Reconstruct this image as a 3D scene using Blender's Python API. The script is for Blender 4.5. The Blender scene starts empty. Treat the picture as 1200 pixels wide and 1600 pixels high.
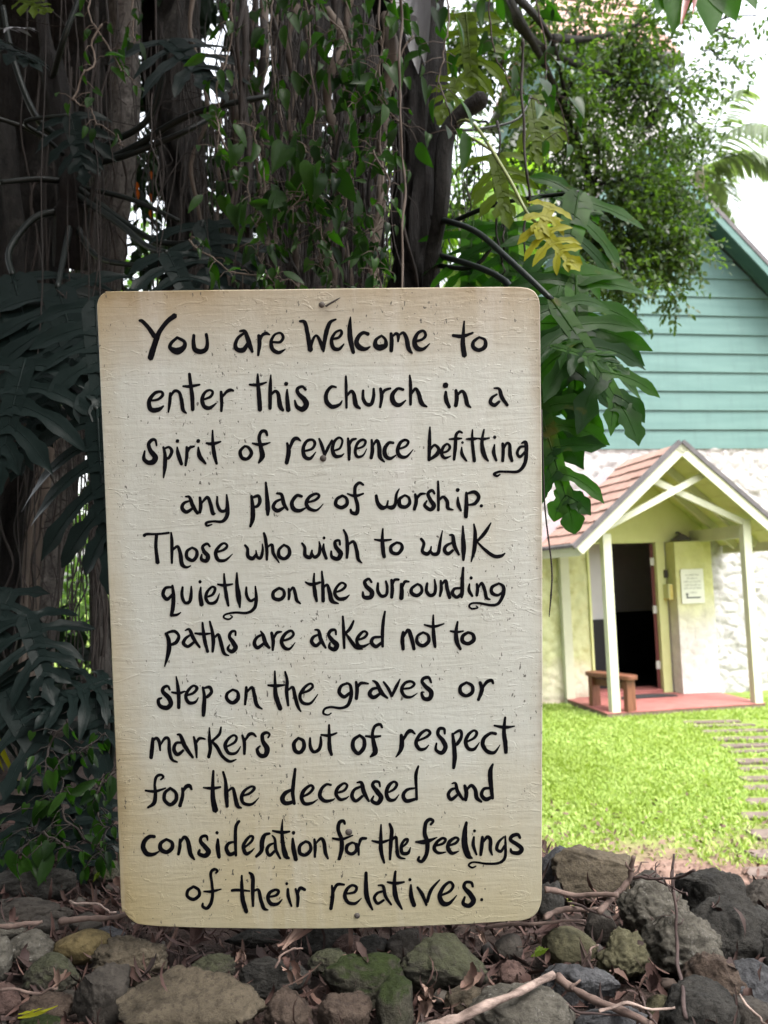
import bpy, math, random, bmesh
from mathutils import Vector, Matrix, noise
V = Vector
R = random.Random(11)
sc = bpy.context.scene
COL = sc.collection

# ---------------------------------------------------------------- camera
F, CAM_H, PITCH, ROLL = 1250.0, 1.6, math.radians(4.8), -0.033
_fw = V((0, math.cos(PITCH), math.sin(PITCH)))
_r0 = V((1, 0, 0)); _u0 = _r0.cross(_fw)
CR = _r0 * math.cos(ROLL) + _u0 * math.sin(ROLL)
CU = _u0 * math.cos(ROLL) - _r0 * math.sin(ROLL)
CC = V((0, 0, CAM_H))
cam = bpy.data.cameras.new("camera")
cam.lens = F / 1600 * 36; cam.sensor_width = 36
cam.clip_start = 0.02; cam.clip_end = 2000
cam.dof.use_dof = True; cam.dof.focus_distance = 1.13; cam.dof.aperture_fstop = 7.8
camo = bpy.data.objects.new("camera", cam); COL.objects.link(camo)
camo.matrix_world = Matrix(((CR.x, CU.x, -_fw.x, 0), (CR.y, CU.y, -_fw.y, 0), (CR.z, CU.z, -_fw.z, CAM_H), (0, 0, 0, 1)))
sc.camera = camo

# ---------------------------------------------------------------- sky and sun (bright overcast)
SUN_EL, SUN_ROT = math.radians(62), math.radians(140)
w = bpy.data.worlds.new("World"); sc.world = w; w.use_nodes = True
nt = w.node_tree
sky = nt.nodes.new("ShaderNodeTexSky"); sky.sky_type = 'NISHITA'; sky.sun_disc = False
sky.sun_elevation = SUN_EL; sky.sun_rotation = SUN_ROT
sky.dust_density = 4.0; sky.air_density = 1.4
hs = nt.nodes.new("ShaderNodeHueSaturation"); hs.inputs['Saturation'].default_value = 0.22
bg = nt.nodes['Background']; bg.inputs['Strength'].default_value = 0.15
nt.links.new(sky.outputs[0], hs.inputs['Color']); nt.links.new(hs.outputs[0], bg.inputs['Color'])
sun = bpy.data.lights.new("sun", 'SUN'); sun.energy = 1.5; sun.angle = math.radians(25); sun.color = (1, .96, .9)
suno = bpy.data.objects.new("sun", sun); COL.objects.link(suno)
sd = V((math.sin(SUN_ROT) * math.cos(SUN_EL), math.cos(SUN_ROT) * math.cos(SUN_EL), math.sin(SUN_EL)))
suno.rotation_euler = sd.to_track_quat('Z', 'Y').to_euler()
suno.location = (6, -6, 14)
vs = sc.view_settings
vs.view_transform = 'Standard'; vs.look = 'None'; vs.gamma = 1; vs.use_curve_mapping = False
vs.exposure = 2.25
sc.cycles.use_denoising = True
sc.cycles.max_bounces = 8; sc.cycles.transparent_max_bounces = 8

# ---------------------------------------------------------------- placing helpers (photo measurements -> places in the world)
def ray(x, y): return _fw + CR * ((x - 600) / F) - CU * ((y - 800) / F)
def P(x, y, Y):
    d = ray(x, y); return CC + d * (Y / d.y)
def PG(x, y, z=0.0):
    d = ray(x, y); return CC + d * ((z - CAM_H) / d.z)
def project(p):
    q = p - CC; t = q.dot(_fw)
    return 600 + F * q.dot(CR) / t, 800 - F * q.dot(CU) / t
TH = math.radians(10)
AX = V((math.cos(TH), math.sin(TH), 0)); AD = V((-math.sin(TH), math.cos(TH), 0))
CO = PG(948, 1122)
def ch(x, d, z): return CO + AX * x + AD * d + V((0, 0, z))     # church frame: x right, d back, z up

# ---------------------------------------------------------------- mesh helpers
class MB:
    def __init__(s): s.v = []; s.f = []
    def add(s, vs_, fs):
        b = len(s.v); s.v += [V(v) for v in vs_]; s.f += [tuple(i + b for i in f) for f in fs]
    def hexa(s, p):   # 8 corners: bottom ring 0-3, top ring 4-7
        s.add(p, [(0, 3, 2, 1), (4, 5, 6, 7), (0, 1, 5, 4), (1, 2, 6, 5), (2, 3, 7, 6), (3, 0, 4, 7)])
    def cbox(s, x0, x1, d0, d1, z0, z1):   # box in the church frame
        s.hexa([ch(x0, d0, z0), ch(x1, d0, z0), ch(x1, d1, z0), ch(x0, d1, z0), ch(x0, d0, z1), ch(x1, d0, z1), ch(x1, d1, z1), ch(x0, d1, z1)])
    def beam(s, a, b, wv, hv):   # bar from a to b, full cross vectors wv, hv
        a, b, wv, hv = V(a), V(b), V(wv) / 2, V(hv) / 2
        s.hexa([a - wv - hv, a + wv - hv, a + wv + hv, a - wv + hv, b - wv - hv, b + wv - hv, b + wv + hv, b - wv + hv])
    def tube(s, pts, rad, sides=7, flute=0.0, seed=0.0, cap=True):
        pts = [V(p) for p in pts]; n = len(pts)
        if not hasattr(rad, '__len__'): rad = [rad] * n
        t0 = (pts[1] - pts[0]).normalized()
        ref = V((1, 0, 0)) if abs(t0.x) < .8 else V((0, 1, 0))
        vs_ = []; fs = []
        for i, p in enumerate(pts):
            t = (pts[min(i + 1, n - 1)] - pts[max(i - 1, 0)]).normalized()
            a = (ref - t * ref.dot(t)).normalized(); b = t.cross(a); ref = a
            for k in range(sides):
                an = 2 * math.pi * k / sides
                d = a * math.cos(an) + b * math.sin(an)
                r = rad[i]
                if flute:
                    r *= 1 + flute * noise.noise(V((d.x * 2.2 + seed, d.y * 2.2, i * .16))) + flute * .6 * noise.noise(V((d.x * 6 + seed, d.y * 6, i * .35)))
                vs_.append(p + d * r)
        for i in range(n - 1):
            for k in range(sides):
                k2 = (k + 1) % sides
                fs.append((i * sides + k, i * sides + k2, (i + 1) * sides + k2, (i + 1) * sides + k))
        if cap: fs.append(tuple(range(sides - 1, -1, -1))); fs.append(tuple((n - 1) * sides + k for k in range(sides)))
        s.add(vs_, fs)
    def build(s, name, m, parent=None, loc=None, smooth=False):
        if loc is None: loc = WL[parent] if parent is not None else V((0, 0, 0))
        me = bpy.data.meshes.new(name)
        me.from_pydata([tuple(v - loc) for v in s.v], [], s.f); me.update()
        for mm in (m if isinstance(m, (list, tuple)) else [m]): me.materials.append(mm)
        if smooth: me.shade_smooth()
        o = bpy.data.objects.new(name, me); COL.objects.link(o)
        WL[o] = V(loc)
        if parent is not None:
            o.parent = parent; o.location = V(loc) - WL[parent]
        else: o.location = loc
        return o
WL = {}
def tag(o, label=None, cat=None, group=None, kind=None):
    if label: o['label'] = label
    if cat: o['category'] = cat
    if group: o['group'] = group
    if kind: o['kind'] = kind
    return o
def thing(name, loc, label, cat, group=None):
    o = bpy.data.objects.new(name, None); COL.objects.link(o); o.location = loc; o.empty_display_size = .1
    WL[o] = V(loc); return tag(o, label, cat, group)
def spline(pts, n=8):
    pts = [V(p) for p in pts]
    if len(pts) == 2: return [pts[0].lerp(pts[1], i / n) for i in range(n + 1)]
    out = []
    for i in range(len(pts) - 1):
        p0 = pts[max(i - 1, 0)]; p1 = pts[i]; p2 = pts[i + 1]; p3 = pts[min(i + 2, len(pts) - 1)]
        for k in range(n):
            t = k / n
            out.append(.5 * ((2 * p1) + (p2 - p0) * t + (2 * p0 - 5 * p1 + 4 * p2 - p3) * t * t + (3 * p1 - p0 - 3 * p2 + p3) * t ** 3))
    out.append(pts[-1]); return out

# ---------------------------------------------------------------- materials
class NT:
    def __init__(s, name):
        s.m = bpy.data.materials.new(name); s.m.use_nodes = True; s.t = s.m.node_tree; s.b = s.t.nodes['Principled BSDF']
        s.out = s.t.nodes['Material Output']; s.tc = s.t.nodes.new('ShaderNodeTexCoord')
    def n(s, typ, **kw):
        nd = s.t.nodes.new(typ)
        for k, v in kw.items():
            if k in nd.inputs: 
                if hasattr(v, 'is_output') : s.t.links.new(v, nd.inputs[k])
                else: nd.inputs[k].default_value = v
            else: setattr(nd, k, v)
        return nd
    def l(s, a, b): s.t.links.new(a, b)
    def map(s, scale=(1, 1, 1), co='Object'):
        mp = s.n('ShaderNodeMapping'); s.l(s.tc.outputs[co], mp.inputs['Vector']); mp.inputs['Scale'].default_value = scale; return mp.outputs[0]
    def noise(s, scale, detail=6, rough=.6, vec=None, co='Object', dist=0):
        nd = s.n('ShaderNodeTexNoise', Scale=scale, Detail=detail, Roughness=rough, Distortion=dist)
        s.l(vec if vec is not None else s.tc.outputs[co], nd.inputs['Vector']); return nd.outputs['Fac']
    def ramp(s, fac, *stops):
        r = s.n('ShaderNodeValToRGB'); e = r.color_ramp.elements
        while len(e) < len(stops): e.new(.5)
        for el, (p, c) in zip(e, stops):
            el.position = p; el.color = (*(c if hasattr(c, '__len__') else (c, c, c)), 1)
        s.l(fac, r.inputs[0]); return r.outputs[0]
    def mix(s, fac, a, b, mode='MIX'):
        m = s.n('ShaderNodeMix', data_type='RGBA', blend_type=mode)
        for i, x in ((0, fac), (6, a), (7, b)):
            if hasattr(x, 'is_output'): s.l(x, m.inputs[i])
            elif hasattr(x, '__len__'): m.inputs[i].default_value = (*x, 1)
            else: m.inputs[i].default_value = x
        return m.outputs[2]
    def math(s, op, a, b=0.0):
        m = s.n('ShaderNodeMath', operation=op)
        for i, x in ((0, a), (1, b)):
            if hasattr(x, 'is_output'): s.l(x, m.inputs[i])
            else: m.inputs[i].default_value = x
        return m.outputs[0]
    def bump(s, h, strength=.5, dist=.01, normal=None):
        b = s.n('ShaderNodeBump'); b.inputs['Strength'].default_value = strength; b.inputs['Distance'].default_value = dist
        s.l(h, b.inputs['Height'])
        if normal is not None: s.l(normal, b.inputs['Normal'])
        return b.outputs[0]
    def fin(s, col=None, rough=.8, normal=None, spec=.3):
        if col is not None:
            if hasattr(col, 'is_output'): s.l(col, s.b.inputs['Base Color'])
            else: s.b.inputs['Base Color'].default_value = (*col, 1)
        if hasattr(rough, 'is_output'): s.l(rough, s.b.inputs['Roughness'])
        else: s.b.inputs['Roughness'].default_value = rough
        s.b.inputs['Specular IOR Level'].default_value = spec
        if normal is not None: s.l(normal, s.b.inputs['Normal'])
        return s.m

def simple(name, c1, c2=None, scale=6, rough=.8, bump=0, bscale=40, bd=.005, spec=.3, stretch=None, lo=.35, hi=.65):
    t = NT(name)
    vec = t.map(stretch) if stretch else None
    col = c1
    if c2: col = t.ramp(t.noise(scale, 8, .65, vec), (lo, c1), (hi, c2))
    nr = t.bump(t.noise(bscale, 8, .65, vec), bump, bd) if bump else None
    return t.fin(col, rough, nr, spec)

def leafmat(name, c1, c2, trans=.35, rough=.4, spec=.5, tcol=None, vein=0, isl=True, spots=None):
    t = NT(name)
    geo = t.n('ShaderNodeNewGeometry')
    fac = geo.outputs['Random Per Island'] if isl else t.noise(3, 3)
    col = t.ramp(fac, (0, c1), (1, c2))
    ns = t.noise(25, 5)
    col = t.mix(t.math('MULTIPLY', ns, .5), col, tuple(x * .55 for x in c1))
    if name == 'lawn_grass': col = t.mix(t.ramp(t.noise(1.1, 6, .65), (.38, .75), (.62, 0)), col, (.22, .30, .045))
    if spots: col = t.mix(t.ramp(t.noise(9, 4), (.62, 0), (.72, 1)), col, spots)
    nr = t.bump(t.noise(60, 4), .25, .003)
    t.fin(col, rough, nr, spec)
    tr = t.n('ShaderNodeBsdfTranslucent')
    tc = t.mix(1.0, col, tcol or (1.6, 2.0, .55), 'MULTIPLY'); t.l(tc, tr.inputs['Color'])
    mx = t.n('ShaderNodeMixShader'); mx.inputs[0].default_value = trans
    t.l(t.b.outputs[0], mx.inputs[1]); t.l(tr.outputs[0], mx.inputs[2]); t.l(mx.outputs[0], t.out.inputs['Surface'])
    return t.m

def multi(name, cols, rough=.85, spec=.2):
    t = NT(name); geo = t.n('ShaderNodeNewGeometry')
    st = [(i / max(1, len(cols) - 1), c) for i, c in enumerate(cols)]
    col = t.ramp(geo.outputs['Random Per Island'], *st)
    col = t.mix(t.math('MULTIPLY', t.noise(70, 4), .6), col, (.03, .022, .018))
    return t.fin(col, rough, t.bump(t.noise(120, 4), .4, .002), spec)

M = {}
t = NT('teal_paint')
col = t.ramp(t.noise(2.2, 8, .65, t.map((.4, .4, 4))), (.35, (.072, .138, .128)), (.65, (.092, .165, .153)))
col = t.mix(t.ramp(t.noise(5, 7, .7, t.map((2.2, 2.2, .25))), (.5, 0), (.75, .45)), col, (.055, .098, .09))
col = t.mix(t.ramp(t.noise(16, 6, .7), (.62, 0), (.74, .4)), col, (.11, .165, .155))
M['teal'] = t.fin(col, .6, t.bump(t.noise(30, 6), .2, .004), .25)
M['teal_dark'] = simple('teal_trim_paint', (.035, .085, .075), (.045, .10, .09), 4, .5)
M['cream'] = simple('cream_trim_paint', (.47, .48, .36), (.53, .54, .41), 5, .55, .1, 60, .002)
M['cream_in'] = simple('porch_lining_paint_bounce_tint', (.55, .57, .26), (.60, .62, .31), 4, .6, .1, 40, .002)  # cream paint with some of the lawn's green bounce light put in
M['slab'] = simple('red_floor_paint', (.25, .085, .077), (.33, .125, .112), 6, .6, .2, 50, .004)
M['slab_edge'] = simple('concrete_edge', (.10, .07, .05), (.2, .16, .12), 10, .9, .4, 40)
M['dark'] = simple('dark_roof_edge', (.07, .065, .07), (.11, .10, .105), 8, .7)
M['mauve'] = simple('metal_flashing', (.36, .27, .29), (.44, .34, .36), 4, .5)
M['shingle'] = multi('clay_shingle', [(.36, .22, .185), (.43, .275, .23), (.39, .235, .195), (.47, .31, .265)], .8)
M['wood_dark'] = simple('stained_wood', (.10, .035, .02), (.19, .08, .045), 5, .45, .2, 30, .003, .4, stretch=(8, 8, 1))
M['door_red'] = simple('dark_red_door', (.10, .025, .022), (.13, .035, .03), 5, .5)
M['wall_grey'] = simple('interior_plaster', (.62, .63, .64), (.70, .71, .72), 2, .9)
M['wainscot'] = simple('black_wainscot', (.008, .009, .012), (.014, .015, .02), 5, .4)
M['metal'] = simple('worn_steel', (.03, .026, .024), (.08, .07, .062), 60, .7, .5, 200, .001, .2)
M['hinge'] = simple('pale_hinge', (.4, .4, .38), (.5, .5, .47), 20, .4)
M['notice'] = simple('white_notice', (.66, .67, .60), (.72, .73, .66), 10, .5)
M['faded_ink'] = simple('faded_grey_ink', (.30, .31, .28), (.38, .38, .35), 30, .7)
M['grey_ink'] = simple('dark_grey_ink', (.05, .055, .06), (.08, .085, .09), 30, .6)
M['mat'] = simple('rubber_mat', (.02, .02, .022), (.04, .04, .042), 40, .9, .6, 200, .003)
M['box_yellow'] = simple('yellow_box_paint', (.55, .45, .12), (.62, .52, .2), 20, .6)
M['paver'] = simple('weathered_paver', (.075, .055, .048), (.15, .115, .10), 9, .9, .5, 40, .006)
M['palmtrunk'] = simple('palm_bark', (.2, .18, .15), (.34, .31, .27), 12, .9, .5, 20, .01)
t = NT('black_sign_paint'); t.fin(t.ramp(t.noise(45, 4), (.3, (.0012, .0012, .002)), (.75, (.004, .004, .006))), .6, t.bump(t.noise(90, 5, .7, t.map((1, 1, .4))), .35, .0006), .05); M['ink'] = t.m

# rendered rubble wall
t = NT('white_rubble_plaster')
col = t.ramp(t.noise(7, 8, .7), (.26, (.22, .205, .195)), (.44, (.39, .38, .375)), (.8, (.43, .42, .415)))
M['stone'] = t.fin(col, .9, t.bump(t.noise(24, 9, .72), .8, .025), .2)
t = NT('cream_rubble_plaster_light_tint')
col = t.ramp(t.noise(5, 8, .7), (.28, (.38, .36, .15)), (.5, (.54, .55, .31)), (.8, (.60, .61, .37)))  # cream, with part of the yellow light under the porch painted in
z = t.n('ShaderNodeSeparateXYZ'); t.l(t.tc.outputs['Object'], z.inputs[0])
low = t.math('ADD', z.outputs['Z'], t.math('MULTIPLY', t.noise(3, 5), .8))
col = t.mix(t.ramp(low, (.55, 1), (1.15, 0)), col, (.62, .56, .45))
col = t.mix(t.ramp(low, (.34, 1), (.62, 0)), col, (.36, .27, .20))
M['stone_cream'] = t.fin(col, .9, t.bump(t.noise(22, 9, .7), .7, .012), .2)

t = NT('buttress_plaster_light_tint')
z = t.n('ShaderNodeSeparateXYZ'); t.l(t.tc.outputs['Object'], z.inputs[0])
low = t.math('MULTIPLY', t.math('ADD', z.outputs['Z'], t.math('MULTIPLY', t.noise(3, 5), .5)), .5)
col = t.mix(t.ramp(low, (.52, 1), (.80, 0)), t.ramp(t.noise(6, 7, .7), (.3, (.48, .48, .22)), (.6, (.57, .57, .28))), t.ramp(t.noise(6, 7, .7), (.3, (.48, .45, .42)), (.6, (.64, .62, .59))))  # yellow light on the upper part painted over the whitish plaster
M['buttress'] = t.fin(col, .9, t.bump(t.noise(26, 9, .7), .6, .012), .2)

# sign board: old cream gloss over plywood, brushed, stained, flecked with black mildew
t = NT('weathered_cream_board')
sep = t.n('ShaderNodeSeparateXYZ'); t.l(t.tc.outputs['Object'], sep.inputs[0])
X, Z = sep.outputs['X'], sep.outputs['Z']
base = t.ramp(t.noise(5, 8, .7, t.map((1, 1, .35))), (.28, (.325, .332, .287)), (.5, (.362, .374, .336)), (.75, (.395, .41, .378)))
fine = t.noise(1, 6, .7, t.map((260, 260, 22)))
base = t.mix(t.ramp(fine, (.28, .14), (.6, 0)), base, (.26, .24, .18))
fineh = t.noise(1, 6, .7, t.map((16, 16, 230)))
base = t.mix(t.ramp(fineh, (.60, 0), (.85, .06)), base, (.47, .465, .43))
blot = t.noise(3.2, 7, .65)
def stain(f, lo, hi, colr, amt):
    global base
    base = t.mix(t.ramp(f, (lo, 0), (hi, amt)), base, colr)
topf = t.math('ADD', Z, t.math('MULTIPLY', blot, .16))
stain(topf, .40, .535, (.22, .15, .06), .82)
botf = t.math('ADD', t.math('MULTIPLY', Z, -1.0), t.math('MULTIPLY', blot, .30))
stain(botf, .34, .58, (.29, .235, .115), .66)
lf = t.math('ADD', t.math('MULTIPLY', t.math('ADD', X, t.math('MULTIPLY', Z, .041)), -1.0), t.math('MULTIPLY', blot, .10))
stain(lf, .295, .365, (.25, .19, .08), .7)
rf = t.math('ADD', X, t.math('MULTIPLY', blot, .06))
stain(rf, .325, .375, (.21, .15, .065), .6)
stain(lf, .352, .37, (.13, .095, .05), .55); stain(rf, .336, .352, (.13, .095, .05), .5); stain(topf, .515, .54, (.13, .095, .045), .55)
stain(t.noise(2.1, 6, .6, t.map((1.6, 1, .6))), .52, .75, (.30, .25, .14), .42)
stain(t.noise(4.0, 6, .6, t.map((3.2, 1, .25))), .58, .78, (.45, .455, .44), .5)
sp = t.noise(1, 3, .6, t.map((230, 230, 110)))
area = t.ramp(t.noise(6, 4), (.36, 0), (.6, .11))
spk = t.math('GREATER_THAN', t.math('ADD', sp, area), .765)
base = t.mix(t.math('MULTIPLY', spk, .85), base, (.035, .03, .028))
sp2 = t.math('GREATER_THAN', t.noise(62, 2, .5), .80)
base = t.mix(t.math('MULTIPLY', sp2, .55), base, (.08, .065, .05))
h = t.math('ADD', t.math('MULTIPLY', t.noise(1, 6, .65, t.map((9, 9, 85)), dist=1.2), .45), t.math('MULTIPLY', t.noise(1, 5, .6, t.map((150, 150, 14))), .14))
h = t.math('ADD', h, t.math('MULTIPLY', t.noise(30, 6, .7), .5))
flk = t.ramp(t.noise(1, 4, .6, t.map((26, 26, 60)), dist=1.5), (.60, 0), (.64, 1))
h = t.math('ADD', h, t.math('MULTIPLY', flk, .16))
M['board'] = t.fin(base, .42, t.bump(h, .75, .0022), .45)
t = NT('plywood_edge'); M['board_edge'] = t.fin(t.ramp(t.noise(1, 5, .7, t.map((30, 400, 30))), (.3, (.10, .07, .04)), (.7, (.32, .26, .15))), .9)

# rocks
def rockmat(name, a, b, moss=None, pit=.5, spk=None):
    t = NT(name)
    D_ = lambda c: (c[0] * .62, c[1] * .59, c[2] * .54)
    a, b = D_(a), D_(b)
    col = t.ramp(t.noise(16, 10, .72), (.36, tuple(x * .6 for x in a)), (.5, tuple((x + y) / 2 for x, y in zip(a, b))), (.66, b))
    col = t.mix(t.ramp(t.noise(7, 6, .65), (.5, 0), (.75, .6)), col, tuple(x * .45 for x in a))
    if spk: col = t.mix(t.ramp(t.noise(90, 4, .7), (.6, 0), (.72, .7)), col, spk)
    h = t.math('ADD', t.noise(45, 10, .75), t.math('MULTIPLY', t.noise(160, 6, .7), .5))
    col = t.mix(t.ramp(t.noise(110, 5, .7), (.36, .6), (.5, 0)), col, tuple(x * .4 for x in a))
    if moss:
        geo = t.n('ShaderNodeNewGeometry'); sp = t.n('ShaderNodeSeparateXYZ'); t.l(geo.outputs['Normal'], sp.inputs[0])
        f = t.math('ADD', t.math('MULTIPLY', sp.outputs['Z'], .45), t.noise(18, 8, .7))
        fm = t.ramp(f, (.62, 0), (.80, moss[1]))
        mc = t.ramp(t.noise(120, 5, .7), (.3, tuple(x * .4 for x in moss[0])), (.7, moss[0]))
        col = t.mix(fm, col, mc)
    return t.fin(col, .9, t.bump(h, min(1, pit + .25), .012), .2)
RK = {
 'grey': rockmat('grey_basalt', (.075, .070, .060), (.17, .165, .15), spk=(.25, .24, .22)),
 'tan': rockmat('tan_basalt', (.075, .063, .047), (.17, .146, .112)),
 'ochre': rockmat('ochre_cobble', (.11, .085, .04), (.24, .195, .10), pit=.25),
 'dark': rockmat('dark_basalt', (.028, .028, .028), (.075, .073, .07), pit=.8),
 'slate': rockmat('slate_stone', (.038, .034, .032), (.085, .078, .072), pit=.35),
 'blue': rockmat('blue_grey_stone', (.055, .06, .072), (.14, .145, .165), pit=.6),
 'olive': rockmat('olive_stone', (.06, .058, .035), (.14, .135, .085), pit=.35),
 'brown': rockmat('brown_lava_stone', (.065, .045, .038), (.16, .125, .105), pit=.8),
 'pink': rockmat('reddish_lava_stone', (.10, .060, .055), (.21, .145, .135), pit=.9),
 'moss': rockmat('mossy_stone', (.05, .05, .04), (.12, .115, .09), ((.026, .038, .009), 1.0), 1.0),
 'lichen': rockmat('lichened_stone', (.06, .06, .05), (.14, .135, .11), ((.055, .062, .028), .6), .8),
}
M['pebble'] = multi('pebble_stone', [(.05, .047, .042), (.09, .08, .068), (.035, .033, .032), (.11, .10, .085), (.06, .045, .038)], .9, .2)
M['soil'] = simple('dark_soil', (.022, .015, .012), (.055, .036, .03), 20, .95, .8, 60, .02)
M['litter'] = multi('dead_leaf', [(.026, .013, .012), (.04, .02, .017), (.022, .012, .011), (.07, .034, .027), (.045, .022, .02), (.13, .075, .058), (.03, .017, .016), (.07, .034, .028)], .75, .25)
M['litter_pale'] = multi('pale_dead_leaf', [(.17, .10, .078), (.10, .055, .043), (.24, .16, .125), (.13, .07, .055)], .7, .25)
M['twig'] = simple('twig_bark', (.06, .04, .034), (.13, .09, .075), 40, .85, .5, 90, .003)
M['twig_pale'] = simple('pale_twig_bark', (.07, .048, .04), (.33, .25, .215), 55, .85, .8, 110, .004, stretch=(.5, 1, 1))
M['twig_dark'] = simple('dark_twig_bark', (.028, .018, .017), (.06, .04, .036), 40, .85, .4, 90, .003)
def barkmat(name, a, b, patch, pf=.55, st=.16, bd=.04):
    t = NT(name)
    c1 = t.noise(9, 10, .75, t.map((1, 1, st)), dist=.6); c2 = t.noise(34, 8, .7, t.map((1, 1, st * 2.2)))
    col = t.ramp(t.math('ADD', t.math('MULTIPLY', c1, .6), t.math('MULTIPLY', c2, .4)), (.38, a), (.60, b))
    col = t.mix(t.ramp(t.noise(4.5, 8, .72), (pf, 0), (pf + .12, .85)), col, patch)
    col = t.mix(t.ramp(t.noise(55, 5, .7), (.34, .8), (.46, 0)), col, tuple(x * .25 for x in a))
    h = t.math('ADD', t.math('MULTIPLY', c1, 1.0), t.math('MULTIPLY', c2, .6))
    return t.fin(col, .85, t.bump(h, 1.0, bd), .2)
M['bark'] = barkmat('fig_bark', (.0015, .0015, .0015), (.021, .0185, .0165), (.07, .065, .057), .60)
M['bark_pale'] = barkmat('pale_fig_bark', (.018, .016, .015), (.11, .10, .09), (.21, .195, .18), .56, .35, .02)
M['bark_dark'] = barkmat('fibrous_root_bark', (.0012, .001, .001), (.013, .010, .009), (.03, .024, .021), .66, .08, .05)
M['root'] = simple('aerial_root_bark', (.005, .004, .0035), (.027, .020, .017), 12, .8, .5, 60, .003, stretch=(1, 1, .2))
M['root_pale'] = simple('pale_root_bark', (.04, .03, .024), (.115, .09, .072), 12, .8, .5, 60, .003, stretch=(1, 1, .2))
M['petiole'] = simple('green_petiole', (.004, .006, .0055), (.011, .015, .0125), 10, .4, spec=.2)
M['petiole_y'] = simple('yellow_green_petiole', (.10, .12, .035), (.16, .18, .06), 10, .45)
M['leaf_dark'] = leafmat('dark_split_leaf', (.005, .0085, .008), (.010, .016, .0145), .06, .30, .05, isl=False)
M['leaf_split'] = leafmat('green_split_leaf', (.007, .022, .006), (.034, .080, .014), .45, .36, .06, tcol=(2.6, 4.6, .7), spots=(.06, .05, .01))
M['leaf_ylw'] = leafmat('yellowing_split_leaf', (.19, .20, .012), (.26, .255, .02), .45, .45, .12, tcol=(1.4, 1.3, .25), isl=False)
M['leaf_lime'] = leafmat('lime_split_leaf', (.050, .078, .009), (.075, .108, .014), .5, .42, .06, tcol=(1.8, 2.0, .3), isl=False)
M['leaf_vine'] = leafmat('vine_leaf', (.005, .013, .005), (.028, .065, .012), .38, .30, .11, tcol=(2.2, 3.6, .7))
M['leaf_vine2'] = leafmat('bright_vine_leaf', (.007, .020, .006), (.034, .078, .013), .45, .33, .12, tcol=(2.2, 3.4, .6))
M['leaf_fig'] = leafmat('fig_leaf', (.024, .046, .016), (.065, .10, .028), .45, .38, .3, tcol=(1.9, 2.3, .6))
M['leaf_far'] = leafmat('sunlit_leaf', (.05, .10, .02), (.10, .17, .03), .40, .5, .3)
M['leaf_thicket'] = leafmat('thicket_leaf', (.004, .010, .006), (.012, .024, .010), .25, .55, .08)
M['leaf_ti'] = leafmat('broad_leaf', (.02, .055, .012), (.035, .08, .018), .45, .4, .05, tcol=(2.2, 3.2, .6))
M['leaf_red'] = leafmat('red_leaf', (.16, .025, .02), (.22, .04, .03), .4, .35, .4, tcol=(1.6, .9, .7))
M['leaf_grey'] = leafmat('withered_leaf', (.15, .15, .16), (.24, .24, .255), .15, .5, .5, tcol=(1, 1, 1))
M['leaf_orange'] = leafmat('orange_flower', (.6, .12, .02), (.7, .2, .03), .4, .5, .3, tcol=(1.3, 1, .6))
M['frond'] = leafmat('hazed_palm_frond', (.13, .16, .11), (.19, .225, .15), .35, .5, .3)  # lighter green: the haze of distance is put into the frond colour
M['frond_lime'] = leafmat('bright_palm_frond', (.13, .21, .03), (.2, .3, .05), .45, .5, .3)
M['grass'] = leafmat('lawn_grass', (.15, .26, .03), (.60, .70, .27), .35, .45, .4, tcol=(1.3, 1.4, .5))

# ================================================================ GROUND
def sm(x): x = max(0, min(1, x)); return x * x * (3 - 2 * x)
def bed_h(x, y):
    """height of the rubble bank and planting bed the sign stands on"""
    back = 1.40 if x > .35 else 1.40 + sm((.35 - x) / .35) * 4.2
    f = sm((y - .05) / .35) * (1 - sm((y - back) / .42))
    return 1.05 * f
def gnoise(x, y, s): return noise.noise(V((x * s, y * s, 3.1)))
mb = MB()   # lawn-level ground sheet out to the horizon
xs = [-600, -200, -80, -40, -20, -12] + [-8 + i * .25 for i in range(85)] + [16, 24, 40, 80, 200, 600]
ys = [-600, -200, -60, -20, -10, -5] + [-2 + i * .25 for i in range(65)] + [18, 24, 40, 80, 200, 600]
for y in ys:
    for x in xs: mb.v.append(V((x, y, .012 * gnoise(x, y, 1.3) if abs(x) < 15 and y < 14 else 0)))
nx = len(xs)
for j in range(len(ys) - 1):
    for i in range(nx - 1): mb.f.append((j * nx + i, j * nx + i + 1, (j + 1) * nx + i + 1, (j + 1) * nx + i))
t = NT('lawn_ground')
grs = t.ramp(t.noise(3, 8, .7), (.3, (.10, .15, .03)), (.7, (.19, .24, .06)))
drt = t.ramp(t.noise(14, 8, .7), (.3, (.12, .075, .058)), (.7, (.24, .16, .13)))
sp = t.n('ShaderNodeSeparateXYZ'); t.l(t.tc.outputs['Object'], sp.inputs[0])
near = t.math('ADD', sp.outputs['Y'], t.math('MULTIPLY', t.noise(2.2, 5), 1.6))
M['ground'] = t.fin(t.mix(t.ramp(t.math('DIVIDE', near, 10.0), (.53, 0), (.60, 1)), drt, grs), .95, t.bump(t.noise(40, 8), .6, .02), .15)
tag(mb.build('lawn', M['ground'], smooth=True), kind='structure')
mb = MB()   # planting bed and bank
xs = [-9 + i * .06 for i in range(217)]; ys = [0 + i * .06 for i in range(112)]
for y in ys:
    for x in xs:
        h = bed_h(x, y)
        mb.v.append(V((x, y, h + (.035 * gnoise(x, y, 5) + .02 * gnoise(x, y, 14)) * min(1, h * 3) - .03)))
nx = len(xs)
for j in range(len(ys) - 1):
    for i in range(nx - 1): mb.f.append((j * nx + i, j * nx + i + 1, (j + 1) * nx + i + 1, (j + 1) * nx + i))
tag(mb.build('planting_bed', M['soil'], smooth=True), kind='structure')

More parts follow.
